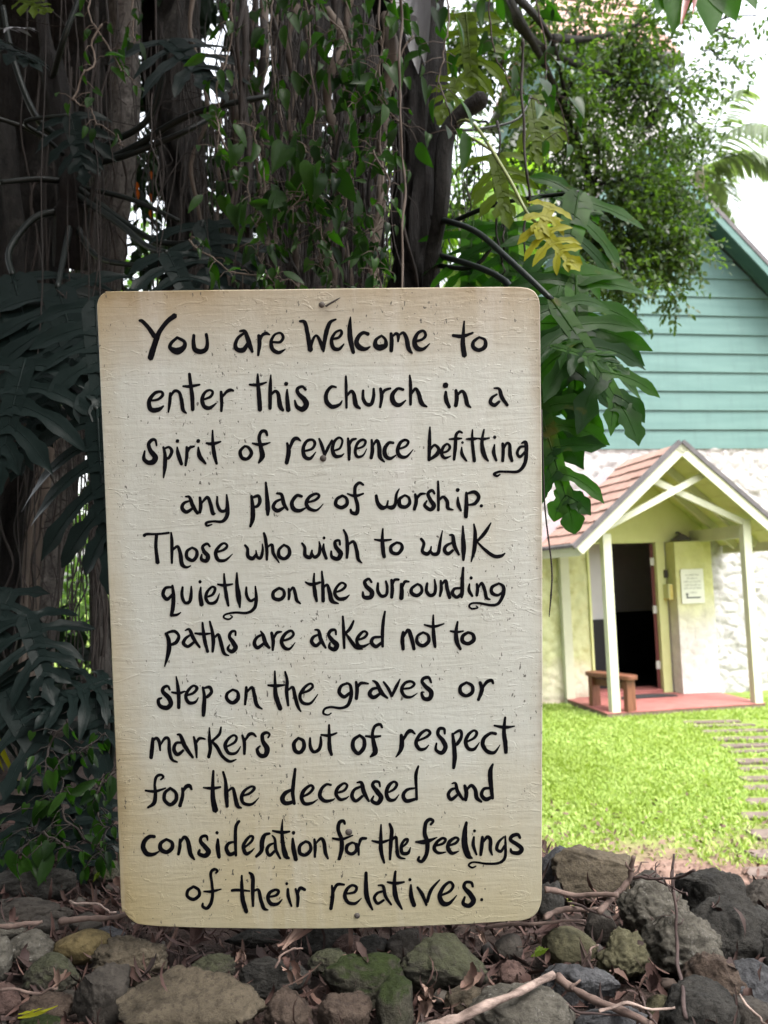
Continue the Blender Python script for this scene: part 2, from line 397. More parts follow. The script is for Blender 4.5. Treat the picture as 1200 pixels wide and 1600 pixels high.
# ================================================================ SIGN
SU = (CU * .998 - CR * .0165 - _fw * .069).normalized()
SR = CR * 1.0 + CU * .0155; SR = (SR - SU * SR.dot(SU)).normalized()
SN = SR.cross(SU).normalized()            # points back to the viewer or away
SC0 = CC + ray(497, 950).normalized() * 1.13
if SN.dot(CC - SC0) < 0: SN = -SN
def SP(x, y, off=0.0):
    d = ray(x, y); tt = (SC0 - CC).dot(SN) / d.dot(SN)
    return CC + d * tt + SN * off
PX = (SP(600, 900) - SP(601, 900)).length
welcome = thing('welcome_sign', SC0, 'large cream hand lettered wooden board with rounded corners standing on the rock bank', 'sign')
outl = [(151, 476), (155, 464), (165, 456.5), (180, 455), (340, 453), (500, 451), (660, 449), (790, 448), (818, 448.6), (832, 453), (840, 462), (843.6, 476), (844, 500), (845.5, 620), (847, 760), (848, 950), (847.5, 1200), (847, 1300), (846.8, 1392), (845.8, 1410), (841, 1424), (832, 1433.5), (817, 1438.5), (795, 1440.5), (700, 1446), (560, 1451), (420, 1452), (300, 1450), (228, 1446.5), (207, 1440), (194, 1425), (188.5, 1405), (181, 1200), (170, 930), (161, 700)]
op = spline([V((x, y, 0)) for x, y in outl + outl[:1]], 3)[:-1]
cx, cy = 500, 950
mb = MB(); n = len(op); fv = []; 
rj = random.Random(4)
rings = []
for (ins, off) in ((1.6, 0), (0.0, -.0014), (0.0, -.011), (1.2, -.012)):
    ring = []
    for p in op:
        dx, dy = p.x - cx, p.y - cy; L = math.hypot(dx, dy)
        j = .5 * noise.noise(V((p.x * .03, p.y * .03, 0)))
        ring.append(SP(p.x - dx / L * (ins + j), p.y - dy / L * (ins + j), off))
    rings.append(ring)
for r_ in rings: mb.v += r_
mb.f.append(tuple(range(n)))
mb.f.append(tuple(range(4 * n - 1, 3 * n - 1, -1)))
for k in range(3):
    for i in range(n): mb.f.append((k * n + i, (k + 1) * n + i, (k + 1) * n + (i + 1) % n, k * n + (i + 1) % n))
bd = mb.build('board', [M['board'], M['board_edge']], welcome)
for p in bd.data.polygons[2 + n:]: p.material_index = 1
bd.data.polygons[1].material_index = 1
# stake behind the board, its colour darkened to stand for the shade there
mb = MB(); pb = SP(525, 1435, -.035); pt = SP(512, 470, -.035); pb2 = pb + (pb - pt).normalized() * .004
mb.beam(pb2, pt, SR * .09, SN * .044); mb.build('post', M['bark_dark'], welcome)

# ---- lettering: brush strokes (x, y[, width]) measured on enlargements of the board, 4 units = one photo pixel
LET = []
def L(ox, oy, s): LET.append((ox, oy, s))
L(210,480,"34,84,16 52,90,22 90,130,24 125,180,28/252,54,30 205,90,26 160,150,26 138,200,32 115,270,34 102,316,34/268,190,16 230,225,20 225,255,24 268,275,40 310,250,28 312,215,20 268,190,16/372,176,18 370,220,22 378,262,28 412,278,30 448,262,26 456,220,20 450,170,18/690,160,14 650,190,18 632,230,22 640,262,26 680,268,28 708,230,20/660,150,12 690,150,20 705,185,26 722,240,28 738,278,16/778,178,20 782,230,24 774,300,14/785,215,12 800,175,18 825,164,20 845,172,10/862,218,14 910,218,16 930,190,18 915,162,14 880,170,14 856,210,20 862,260,24 900,284,22 942,264,8/1035,88,14 1065,95,22 1082,160,24 1100,265,30/1100,275,14 1110,220,18 1130,180,14 1150,190,18 1180,260,26/1182,275,14 1195,180,26 1220,100,22 1260,76,10")
L(500,480,"75,200,14 115,190,16 135,165,18 128,145,14 95,160,16 72,205,20 85,255,24 120,262,20 150,230,8/191,62,8 186,120,24 190,200,30 208,282,22/300,168,22 270,160,20 240,185,24 228,220,28 245,250,32 280,262,24 312,248,10/385,178,14 350,205,20 348,240,30 375,252,36 408,240,28 410,205,18 385,178,14/444,165,18 448,210,24 445,272,22/452,185,10 475,165,18 490,180,20 488,214,12/490,180,10 520,160,18 540,195,24 555,260,26 575,286,12/595,215,14 640,200,16 660,175,18 645,148,16 610,165,20 590,215,26 605,255,30 645,262,20 686,228,6/901,88,10 897,150,18 893,230,28 902,300,30/832,177,18 890,182,22 955,160,12/995,188,14 960,215,20 958,250,24 995,268,22 1032,245,24 1030,205,18 995,188,14")
L(210,570,"100,225,12 150,215,16 178,188,18 165,168,16 125,180,20 92,230,24 105,280,28 150,280,26 182,258,10/225,178,16 222,230,20 213,296,10/222,205,12 250,165,18 280,172,18 295,220,22 305,280,22 325,302,10/345,58,18 352,120,20 362,200,24 366,280,20/305,134,12 350,135,20 408,124,12/430,218,12 475,200,16 490,172,16 470,158,14 440,175,18 424,215,22 435,258,24 470,270,22 512,240,8/542,170,18 546,230,20 544,290,14/548,205,12 575,170,18 600,158,20 618,162,14/771,58,10 772,110,20 780,200,26 785,280,26/720,124,12 770,126,20 825,110,10/853,64,8 850,140,22 848,272,20/852,190,12 880,165,18 900,185,22 910,255,28 928,284,18/948,118,24 949,120,24/955,155,10 955,200,22 962,282,28/1070,155,16 1050,136,16 1020,150,20 1025,180,22 1060,215,30 1075,250,32 1050,278,30 1015,260,22 1003,222,10")
L(530,570,"-20,140,12 -50,138,18 -80,180,22 -78,230,26 -45,262,26 0,250,18 18,225,8/42,72,12 44,150,18 46,268,14/48,195,12 75,165,18 92,185,22 105,250,26 130,272,14/150,160,14 150,210,20 170,245,22 200,245,22 215,200,20 216,150,14/258,150,18 266,200,22 256,265,14/265,195,10 285,160,18 320,148,14/400,155,16 365,150,18 332,190,26 340,235,30 375,252,24 416,222,8/441,66,10 446,130,20 446,248,16/450,185,12 475,150,18 495,175,22 515,240,26 548,262,10/664,128,34 665,129,34/666,170,16 668,220,26 688,264,20/730,160,18 735,210,24 728,254,24/735,195,12 765,165,18 785,185,22 800,245,24 822,266,10/985,185,12 955,205,18 945,235,22 970,252,22 1000,230,16/968,146,10 1000,152,18 1015,200,24 1050,252,18")
L(210,660,"140,145,10 132,112,16 110,110,20 90,135,22 100,175,26 130,215,32 120,245,32 85,250,26 60,225,22 66,178,10/182,155,14 192,200,20 192,270,24 183,346,8/188,165,12 215,155,16 235,180,20 215,222,18 195,220,12/269,116,22 270,117,22/268,155,10 275,200,24 295,260,20/328,155,16 328,210,20 320,268,14/330,195,10 345,160,18 374,150,12/399,116,24 400,117,24/400,155,10 408,210,26 445,256,14/489,50,10 490,120,18 500,200,24 515,258,14/450,130,12 490,134,22 540,120,10/690,148,14 662,180,20 672,220,22 705,228,20 732,195,22 715,158,18 690,148,14/830,80,14 820,56,20 795,58,20 780,95,20 790,150,24 800,210,30 778,252,12/738,130,10 790,140,20 848,126,8/955,130,14 965,180,26 952,252,24/965,180,14 990,115,22 1015,100,22 1040,116,8/1062,180,14 1110,165,16 1128,130,18 1110,108,16 1075,120,18 1055,165,22 1065,215,24 1100,225,20 1134,185,6/1155,102,12 1172,145,20 1190,205,16/1190,205,14 1210,160,18 1235,112,12")
L(530,660,"-28,175,12 5,160,14 20,115,14 0,95,14 -30,120,18 -42,170,22 -25,210,22 10,210,16 30,195,6/55,100,14 62,160,22 62,232,16/62,150,10 78,112,18 105,102,12/108,165,12 150,150,14 165,120,16 145,108,16 115,130,18 100,180,18 115,215,18 150,205,12 172,165,5/203,110,14 208,170,22 200,222,20/210,150,10 235,112,18 250,150,24 255,215,24 282,246,10/338,128,16 310,128,18 285,165,24 290,210,26 320,225,20 355,205,8/372,165,12 415,150,14 432,122,16 410,110,16 380,130,20 365,175,22 380,210,24 420,215,16 462,170,5/567,30,10 565,120,22 562,235,18/562,235,14 610,200,24 622,165,20 595,142,16 570,170,12/645,190,12 675,180,14 692,155,16 675,135,14 650,155,18 640,195,20 660,222,18 698,210,6/768,65,12 750,58,16 730,80,18 726,150,22 718,232,16/688,105,10 730,102,18 765,100,10/770,126,16 771,126,16/765,155,8 768,200,20 795,240,12/833,45,8 832,120,18 845,240,20/795,104,10 833,104,20 865,100,10/905,45,10 892,120,20 905,200,26 930,240,12/868,100,10 900,104,18 938,98,10/971,92,20 972,92,20/970,140,10 966,190,22 982,238,14/1022,132,16 1025,180,20 1022,240,18/1025,175,10 1045,132,16 1065,140,18 1068,200,24 1080,240,18/1160,150,12 1130,155,16 1112,190,18 1130,215,18 1160,185,14/1140,130,10 1165,125,22 1170,180,22 1160,255,22 1120,305,18 1050,308,14 1000,308,14 968,322,16 985,335,14 1005,325,8")
L(270,745,"105,150,12 70,165,18 58,195,22 85,220,22 120,200,16/80,124,10 105,128,18 125,180,24 155,228,18/170,130,16 175,180,22 170,222,18/178,170,10 215,128,20 235,165,22 250,225,24 262,230,14/278,125,12 280,175,18 300,212,20 330,210,18 340,180,16/337,112,10 342,180,22 340,240,24 310,278,18 250,278,14 210,288,16 215,305,14 245,298,8/492,120,16 500,190,24 500,260,26 485,310,14/498,130,14 535,120,20 545,155,22 525,185,18 502,185,12/582,35,12 588,110,22 594,190,28 594,236,18/680,140,12 645,155,18 628,190,22 655,212,24 690,195,16/650,104,12 680,112,20 695,170,24 718,206,14/805,122,18 775,118,20 745,160,22 755,200,26 790,212,22 830,195,10/842,160,12 890,145,16 915,120,16 895,106,16 855,125,20 835,165,22 855,200,22 900,208,14 940,170,5/1060,118,16 1025,140,20 1020,175,22 1055,192,22 1088,170,22 1085,135,18 1060,118,16/1190,50,14 1165,38,18 1140,65,20 1140,120,20 1155,180,22 1150,225,24 1120,225,20 1112,205,14/1092,106,10 1140,120,18 1190,105,12")
L(500,740,"352,138,18 360,180,22 385,212,28 415,205,16 425,170,10/415,205,14 450,212,26 470,190,20 478,130,16 495,96,8/530,135,14 498,160,20 500,200,24 535,208,22 560,185,20 555,150,16 530,135,14/595,130,16 602,170,22 590,222,20/602,165,10 625,130,18 658,125,10/715,125,14 700,105,18 675,125,20 690,165,24 712,200,26 690,225,22 655,200,20 668,170,10/738,48,12 740,130,18 740,228,16/742,170,10 770,145,18 795,175,22 800,215,22 832,226,8/860,102,24 861,103,24/862,148,10 864,190,22 880,230,14/915,120,16 915,200,24 912,268,24/920,125,12 965,115,22 992,145,22 970,185,20 930,195,12/1008,201,20 1009,202,20")
L(215,810,"42,106,20 60,98,16 120,98,14 195,90,14/118,108,20 115,180,20 126,275,24/210,88,10 215,150,20 215,278,14/218,200,12 250,175,18 268,220,22 278,285,24 305,305,16 332,296,8/342,182,14 310,205,18 310,245,22 345,262,20 370,235,22 368,200,18 342,182,14/452,175,12 435,158,16 408,175,18 415,205,22 440,235,26 430,265,24 400,255,20 402,225,10/498,210,12 540,195,16 560,172,16 540,155,14 510,175,18 488,215,22 505,260,22 550,260,16 594,222,5/672,168,14 688,190,18 690,235,22 720,250,24 740,225,14/740,200,8 748,240,18 770,245,20 782,200,16 780,160,8/790,92,14 800,130,20 808,200,20 808,258,14/812,180,10 840,165,18 850,220,20 885,276,8/915,165,14 885,195,18 885,235,22 918,252,20 948,225,22 945,185,18 915,165,14/1028,156,14 1045,180,18 1048,230,22 1080,242,22 1090,200,12/1090,215,10 1105,242,20 1132,225,20 1140,180,18 1135,145,8/1165,122,18 1166,122,18/1163,160,10 1162,200,22 1180,250,18")
L(500,800,"125,205,12 120,178,16 95,185,18 100,220,24 130,260,28 110,292,26 75,280,20 70,245,12/148,112,12 165,150,18 172,220,22 168,285,16/175,205,12 210,185,18 230,240,22 240,295,20 262,318,8/393,105,10 390,170,20 395,240,24 402,280,20/342,172,10 390,178,18 445,172,10/480,190,14 445,215,20 448,250,22 485,260,20 512,230,22 508,200,16 480,190,14/632,168,16 650,195,18 640,245,20 670,262,22 690,240,14 695,215,8/690,235,8 705,262,20 738,255,22 750,190,18 765,116,6/830,190,12 790,210,18 778,240,22 800,260,22 830,240,16/810,144,10 830,150,20 840,210,24 868,266,14/893,88,10 895,160,22 898,230,28 896,300,14/962,76,10 970,140,22 965,230,24 945,310,8/1068,68,8 1030,130,22 980,185,14/985,190,12 1030,235,18 1085,275,22 1130,275,20 1156,258,8")
L(240,880,"115,150,14 75,155,18 60,195,22 85,225,22 118,195,14/118,140,14 125,200,22 122,270,24 112,325,20/112,325,16 145,322,16 170,308,8/182,150,14 178,200,20 195,245,18 225,240,20 235,200,20 236,145,10/290,116,20 291,116,20/295,150,10 292,200,22 300,258,26/335,210,12 370,195,16 385,160,18 365,148,14 335,180,18 328,220,20 350,250,18 390,240,18 412,190,6/441,66,10 445,130,18 455,200,22 468,265,14/402,132,12 445,138,18 494,130,10/521,60,10 522,130,22 532,210,30 540,276,10/580,150,12 582,200,18 605,235,18 635,220,14/636,145,10 642,220,20 630,280,20 585,310,16 510,308,14 450,320,12 440,340,12 470,350,10 492,335,10 480,325,6/785,155,16 750,180,20 750,215,22 785,228,22 815,205,20 812,170,18 785,155,16/845,160,14 848,190,18 845,225,14/848,185,10 870,152,16 885,185,20 895,230,20 918,252,10/1004,64,10 1002,120,18 1010,190,24 1020,236,16/950,118,10 985,132,20 1040,120,14/1052,50,10 1058,130,20 1060,235,22/1065,150,12 1085,135,16 1100,180,24 1115,235,26 1155,252,8")
L(500,880,"100,180,12 140,165,16 160,138,16 135,122,14 105,150,18 92,190,20 115,222,22 155,220,20 184,198,6/322,118,14 305,98,16 280,115,20 290,145,24 325,180,28 315,212,26 275,212,22 268,180,12/362,125,14 362,175,20 385,205,20 415,195,18 420,150,18 412,112,12/447,105,16 452,160,22 448,212,20/450,145,10 465,105,18 492,102,14/508,130,18 512,175,24 508,218,26/512,165,10 528,118,18 555,115,12/610,130,14 575,155,18 572,185,22 605,202,22 635,180,20 632,145,16 610,130,14/670,125,14 665,170,20 685,200,22 715,190,20 722,150,18 716,102,10/755,110,14 758,160,20 750,205,14/758,140,10 785,108,18 795,160,22 810,215,20/880,155,14 840,160,18 828,190,22 855,212,20 885,190,18/895,28,14 890,100,20 888,180,24 885,212,14/944,92,20 945,92,20/934,130,10 932,170,20 952,205,14/980,130,14 985,160,20 980,200,18/985,160,10 1010,125,18 1030,170,20 1040,215,20 1062,226,10/1110,130,14 1075,150,20 1075,185,22 1110,200,16 1140,180,14/1115,125,12 1145,145,20 1145,195,22 1115,250,18 1070,262,16 1000,250,14 950,250,12 932,268,12 950,284,12 985,278,10 975,266,6")
L(240,950,"78,160,18 95,200,24 95,270,26 70,364,8/85,155,14 130,145,18 158,175,18 140,215,22 100,232,14/235,165,12 200,190,18 188,220,22 215,240,20 250,215,16/198,140,8 225,135,18 250,190,22 288,244,14/306,92,12 312,150,20 322,210,22 338,272,18/260,158,12 310,162,18 355,158,10/352,84,12 368,150,20 374,210,22 370,272,14/378,190,10 405,165,18 420,210,22 440,280,20 470,296,8/512,170,12 510,145,14 485,150,18 475,180,20 500,220,28 512,250,28 490,272,24 465,255,18 475,230,10/680,165,14 645,185,18 630,220,22 650,248,22 690,220,16/670,145,10 685,170,20 700,220,26 724,248,16/738,155,18 748,205,22 745,262,14/750,195,10 770,155,18 800,148,10/805,205,12 850,190,16 875,165,16 860,142,16 825,160,20 800,205,22 815,245,22 850,255,16 885,215,5")
L(470,940,"115,205,12 80,220,18 68,250,22 95,275,22 130,245,16/88,176,10 112,182,18 125,235,24 155,288,14/220,205,12 215,178,16 190,180,20 175,205,20 195,240,26 225,270,30 210,298,26 180,285,20 182,258,12/263,92,12 268,180,20 272,290,14/330,120,12 310,165,20 278,200,14/282,200,12 310,240,22 345,285,22 385,296,8/352,240,12 395,225,16 415,200,16 395,185,14 365,210,20 350,245,20 365,275,18 395,278,18 428,262,8/495,220,14 455,225,18 442,255,22 470,280,22 505,255,16/526,62,12 515,130,20 510,210,20 512,280,16/640,190,16 635,240,24 640,295,20/640,225,12 670,178,20 690,220,24 708,295,20/765,192,14 730,215,18 728,255,22 762,275,22 798,250,22 795,210,18 765,192,14/828,84,10 828,160,18 832,230,24 840,282,16/772,144,10 830,156,18 895,138,8/980,126,12 970,190,22 975,250,26 998,296,16/936,184,12 975,190,16 1015,184,10/1045,192,16 1012,215,22 1012,248,24 1045,262,22 1080,240,24 1075,205,20 1045,192,16")
L(235,1030,"122,190,12 108,168,16 82,178,20 80,205,24 115,240,28 128,280,28 100,304,28 60,290,22 50,255,20 70,242,12/162,108,8 172,170,20 178,240,22 178,302,20/135,206,12 178,212,18 216,200,10/230,225,12 270,210,16 292,180,18 270,165,14 240,190,18 222,230,20 240,270,22 280,268,16 300,240,6/328,175,14 338,230,20 335,300,26 332,350,20/335,180,12 370,175,20 382,205,20 355,235,18 340,235,10/515,190,14 480,215,18 480,250,22 515,272,22 548,245,24 545,205,18 515,190,14/600,175,16 598,220,20 592,282,14/600,210,12 635,175,18 650,220,22 665,285,22 698,310,10/778,74,10 780,150,18 785,230,28 812,308,26/736,162,12 785,166,20 838,160,10/842,78,12 855,130,18 852,200,22 862,288,14/860,195,10 890,175,18 905,235,22 920,290,20 940,326,10/942,215,12 990,195,16 1015,170,16 1000,152,14 965,175,18 935,225,20 950,270,20 1000,275,16 1046,220,6")
L(490,1030,"215,150,14 175,165,18 160,205,22 190,235,22 225,210,16/205,148,12 230,165,18 235,225,22 215,285,20 170,305,16 110,298,14 70,310,14 62,338,14 90,348,10 110,336,8/266,142,16 272,190,22 268,245,20/272,185,10 295,150,20 342,152,10/410,180,14 370,185,18 350,215,24 375,238,24 415,215,16/370,134,10 395,150,20 425,210,26 462,242,12/438,142,12 462,175,18 490,228,18/490,228,14 515,175,20 540,124,8/555,185,12 605,178,14 630,155,16 605,138,16 570,150,18 550,190,20 570,230,20 610,235,14 648,212,5/735,145,12 720,115,18 690,118,20 678,140,20 700,170,24 735,205,28 725,245,26 690,245,22 675,210,14 690,205,8/955,145,16 918,170,20 920,210,24 955,228,20 992,205,22 990,165,20 955,145,16/1040,145,18 1052,190,24 1030,252,18/1050,190,12 1080,145,20 1110,132,20 1122,150,14")
L(225,1110,"55,175,18 52,230,24 45,294,22/52,200,12 75,172,18 95,195,20 102,250,10/102,220,8 130,175,18 155,180,18 160,250,22 175,305,18 208,322,10/235,200,14 200,205,18 188,245,22 210,275,22 245,250,16/210,150,12 230,158,20 255,220,26 305,292,16/312,165,12 325,220,20 330,294,10/325,210,10 345,175,18 382,178,10/409,108,8 410,180,20 415,240,22 405,290,20/482,104,10 470,150,18 420,195,14/425,195,14 455,225,22 490,285,20 535,318,18 576,306,8/520,225,12 565,200,16 580,170,16 560,155,14 525,180,18 508,220,22 530,265,20 575,265,16 604,225,6/615,155,14 628,200,20 628,270,16/628,195,10 655,152,20 680,145,18 700,162,12/775,170,10 785,150,14 765,138,18 740,155,22 745,195,24 770,240,32 758,280,26 725,280,24 708,245,18 725,222,10/965,172,16 938,205,22 945,250,24 975,262,22 1000,230,24 995,190,20 965,172,16/1038,172,12 1040,225,20 1060,258,20 1092,245,20 1105,210,20 1105,165,12/1157,90,12 1158,160,20 1160,230,24 1172,276,18/1108,152,12 1158,156,18 1205,140,10")
L(520,1110,"168,155,16 130,185,22 128,235,24 160,268,22 195,230,24 195,180,20 168,155,16/308,105,14 295,86,18 262,100,18 248,150,18 258,210,26 265,260,30 236,288,12/206,160,12 255,165,18 298,160,12/428,155,20 432,210,28 420,255,22 395,290,8/435,195,12 465,140,22 490,128,22 514,146,10/530,190,12 585,165,16 608,140,18 585,122,16 545,150,20 520,200,22 540,240,22 575,240,16 600,215,6/700,145,12 695,115,18 665,115,20 658,150,20 690,190,26 705,230,26 680,265,24 645,245,18 648,205,12/748,145,14 756,200,22 762,290,26 755,358,18/755,145,12 795,125,18 805,160,18 780,205,22 765,215,12/840,195,12 885,170,16 900,140,18 880,125,14 845,155,20 830,200,22 850,240,22 885,240,18 916,200,6/1018,145,18 985,142,18 945,175,22 938,215,24 965,255,24 1010,262,18 1045,215,5/1077,44,14 1070,130,22 1078,200,26 1082,262,20/1010,94,12 1075,105,20 1135,98,8")
L(220,1190,"125,112,10 142,95,14 125,82,16 98,95,18 88,140,16 92,195,20 85,255,24 45,286,12/30,180,12 90,185,18 155,165,10/185,165,16 152,195,20 150,240,22 185,268,22 220,240,24 220,195,20 185,165,16/258,165,12 262,210,20 245,275,22/258,200,10 280,160,22 305,150,22 318,172,14/454,58,14 450,140,20 452,230,28 466,302,34/392,162,10 450,166,20 498,158,12/515,64,14 530,120,18 535,200,26 540,278,20/540,190,10 575,165,18 590,220,22 605,275,24 628,288,12/632,215,12 685,195,16 710,165,18 690,155,14 650,180,18 630,220,22 645,260,20 695,265,16 738,225,5/945,175,16 905,195,24 885,230,28 905,260,26 955,250,20/965,46,16 955,130,22 950,200,22 960,262,18/1010,220,12 1055,195,16 1078,165,18 1060,148,16 1020,180,22 1005,225,22 1025,262,22 1070,258,16 1106,235,5")
L(500,1185,"68,165,14 40,162,16 10,190,20 0,235,24 30,265,22 75,260,14 92,250,6/105,215,12 150,200,16 170,170,16 150,155,14 115,180,20 100,220,20 125,255,20 160,250,14 180,235,5/255,175,14 215,195,18 200,235,22 225,265,20 265,235,16/232,150,10 260,152,20 275,210,26 305,266,14/375,175,12 368,148,16 340,145,18 330,170,22 360,210,28 382,245,28 360,280,24 325,265,20 335,235,10/430,210,12 465,190,16 480,160,18 460,145,14 430,170,22 415,215,22 430,255,24 465,258,16 494,225,5/590,185,12 545,195,18 520,230,22 540,265,24 590,255,18/615,48,12 600,100,20 602,180,16 604,255,16/850,185,12 820,195,18 802,225,20 820,255,22 855,230,16/825,156,8 848,156,16 860,205,22 895,256,16/905,170,18 915,210,24 910,258,20/915,200,12 945,168,20 970,195,22 980,245,24 1008,270,14/1065,185,14 1025,190,18 1010,225,22 1035,255,24 1075,240,18/1080,36,12 1065,80,26 1068,160,26 1078,248,18")
L(210,1270,"125,148,20 95,148,22 65,175,26 55,215,28 80,255,28 120,258,20 155,240,8/200,165,16 165,190,22 165,225,26 200,245,24 235,220,24 235,185,20 200,165,16/285,165,14 285,210,20 276,258,16/285,195,10 310,152,20 335,175,24 350,250,26 375,290,12/458,170,10 450,145,18 420,150,18 415,180,22 445,215,28 465,245,30 440,268,26 405,255,22 408,232,14/516,124,20 517,124,20/522,165,14 522,220,26 530,276,20/628,180,12 590,190,18 575,220,22 595,258,24 635,245,18/655,52,16 635,85,20 632,170,20 635,265,16/690,215,12 730,180,16 742,150,16 720,148,16 690,185,20 682,220,22 700,255,22 730,240,14 750,220,5/845,128,14 815,138,22 798,180,28 795,235,24 762,272,16/870,190,12 840,205,18 828,235,20 845,265,20 875,240,16/862,142,10 878,165,16 885,230,20 912,284,14/927,40,6 922,110,18 930,200,24 945,265,30 965,282,16/865,112,12 925,122,20 970,116,12/994,124,22 995,124,22/990,160,14 995,220,26 1010,290,24/1070,178,16 1035,205,20 1035,250,22 1070,262,20 1102,230,20 1095,190,18 1070,178,16/1125,165,14 1130,210,20 1128,275,14/1132,195,10 1165,160,18 1185,185,22 1195,250,22 1210,285,12")
L(520,1270,"75,68,14 65,50,20 40,62,22 35,110,22 55,165,24 55,230,26 40,288,18/0,158,12 55,165,18 125,140,8/120,185,14 90,205,20 88,240,20 118,256,20 148,232,20 142,195,16 120,185,14/150,190,10 160,215,14 162,262,12/160,220,10 175,165,20 208,158,16/302,74,10 300,150,20 302,240,24 322,312,12/246,174,10 300,184,20 355,168,10/355,68,14 368,110,22 362,200,22 358,290,14/370,170,12 395,150,16 400,200,18 410,270,20 452,286,8/430,215,12 460,190,14 468,165,16 448,170,16 428,205,18 435,250,22 470,250,20 486,215,6/612,72,14 628,50,16 605,40,20 580,65,22 575,130,24 590,180,26 588,250,24 560,300,22 535,295,18 540,275,14/520,180,12 580,180,28 652,152,6/645,205,12 690,190,16 705,165,16 680,160,16 645,190,20 635,225,22 660,250,18 705,245,8/720,205,12 765,190,16 785,165,16 765,155,16 730,180,22 720,220,24 745,252,22 788,238,6/835,60,16 825,120,28 825,200,36 845,265,34 870,282,12/885,112,18 886,112,18/882,150,12 878,200,20 898,260,12/935,150,16 932,200,22 925,262,16/935,190,10 965,150,20 985,170,22 985,225,20 996,262,10/1068,150,10 1035,185,18 1025,225,20 1050,240,18 1072,205,12/1078,145,10 1080,220,16 1075,280,18 1040,312,16 970,318,14 880,308,12 850,325,12 870,342,12 895,332,8/1170,155,16 1155,135,20 1120,145,22 1112,170,22 1150,195,24 1180,225,26 1160,250,26 1120,245,20 1112,225,12")
L(280,1345,"90,160,16 55,185,18 52,220,20 90,240,20 125,215,20 122,180,18 90,160,16/230,75,12 240,62,14 220,52,18 198,75,18 205,140,16 210,200,18 200,260,20 175,295,20 148,285,18 148,265,12/155,190,10 205,190,18 262,176,8/392,92,12 392,160,20 398,240,26 420,316,24/330,185,16 365,182,18 440,188,10/440,74,14 460,100,22 460,190,22 462,282,14/465,190,12 495,180,18 510,240,22 530,295,22 556,306,8/560,225,12 605,215,16 622,190,18 600,180,16 565,200,20 555,235,22 575,268,24 615,268,18 644,240,6/672,142,18 673,142,18/680,175,14 682,220,20 702,282,12/728,175,14 742,220,20 740,282,16/740,215,10 755,170,20 785,180,18")
L(480,1345,"155,155,12 160,210,22 148,298,20/160,205,12 185,150,20 230,148,14/240,205,12 295,195,16 308,165,18 280,152,16 250,175,20 235,215,22 255,258,22 300,265,18 340,232,5/368,74,18 368,150,24 375,230,28 408,304,12/470,190,14 440,200,16 420,230,18 440,265,18 478,245,14/445,152,10 475,158,18 490,220,20 525,272,12/552,66,14 545,140,22 555,230,28 592,300,12/502,132,12 550,140,20 605,132,12/641,116,18 643,118,18/648,150,12 650,220,26 668,276,26/690,165,14 720,210,22 745,274,14/750,255,18 775,180,20 828,118,8/835,215,12 890,190,16 912,155,18 890,132,16 850,165,20 828,220,26 850,265,30 890,262,20 934,215,6/1035,160,14 1025,135,18 990,135,18 982,165,22 1020,210,30 1040,250,30 1010,280,26 975,265,22 985,225,12/1090,241,18 1091,242,18")
mb = MB(); k_ = 0
def brush(mb, ox, oy, st, to3, widen=1.0):
    global k_
    pts = []; lastw = 18
    for tok in st.split():
        a = [float(q) for q in tok.split(',')]
        if len(a) > 2: lastw = a[2]
        pts.append(V((a[0], a[1], lastw)))
    sp_ = spline(pts, 6 if len(pts) > 2 else 4)
    k_ += 1; off = .00035 + .00004 * (k_ % 7)
    sd_ = R.random() * 50
    outer, inner = [], []
    n_ = len(sp_)
    for i, p in enumerate(sp_):
        d = sp_[min(i + 1, n_ - 1)] - sp_[max(i - 1, 0)]; d.z = 0
        if d.length < 1e-6: d = V((1, 0, 0))
        d.normalize(); nn = V((-d.y, d.x, 0))
        hw = max(p.z, 5) * .5 * widen
        j1 = hw * .10 * noise.noise(V((p.x * .05, p.y * .05, sd_))); j2 = hw * .10 * noise.noise(V((p.x * .05, p.y * .05, sd_ + 9)))
        outer.append((p.x + nn.x * (hw + j1), p.y + nn.y * (hw + j1))); inner.append((p.x - nn.x * (hw + j2), p.y - nn.y * (hw + j2)))
    def cap(p, d, hw):
        an0 = math.atan2(d.y, d.x)
        return [(p.x + hw * math.cos(an0 + a), p.y + hw * math.sin(an0 + a)) for a in (math.pi / 3, 0, -math.pi / 3)]
    dv = (sp_[-1] - sp_[-2]); dv.z = 0; dv = dv.normalized() if dv.length > 1e-6 else V((1, 0, 0))
    du = (sp_[0] - sp_[1]); du.z = 0; du = du.normalized() if du.length > 1e-6 else V((-1, 0, 0))
    b0 = len(mb.v)
    to = lambda q: to3(ox + q[0] / 4, oy + q[1] / 4, off)
    for o_, i_ in zip(outer, inner): mb.v += [to(o_), to(i_)]
    for i in range(n_ - 1): mb.f.append((b0 + 2 * i, b0 + 2 * i + 2, b0 + 2 * i + 3, b0 + 2 * i + 1))
    hw1 = max(sp_[-1].z, 5) * .5 * widen; hw0 = max(sp_[0].z, 5) * .5 * widen
    c1 = cap(sp_[-1], dv, hw1); c0 = cap(sp_[0], du, hw0)
    b1 = len(mb.v); mb.v += [to(q) for q in c1]
    mb.f.append((b0 + 2 * n_ - 2, b1, b1 + 1, b1 + 2, b0 + 2 * n_ - 1))
    b1 = len(mb.v); mb.v += [to(q) for q in c0]
    mb.f.append((b0 + 1, b1, b1 + 1, b1 + 2, b0))
for i in range(0, len(LET), 2):
    mb = MB()
    for ox, oy, s in LET[i:i + 2]:
        for st in s.split('/'): brush(mb, ox, oy, st, SP, 1.12)
    mb.build('text_line', M['ink'], welcome)
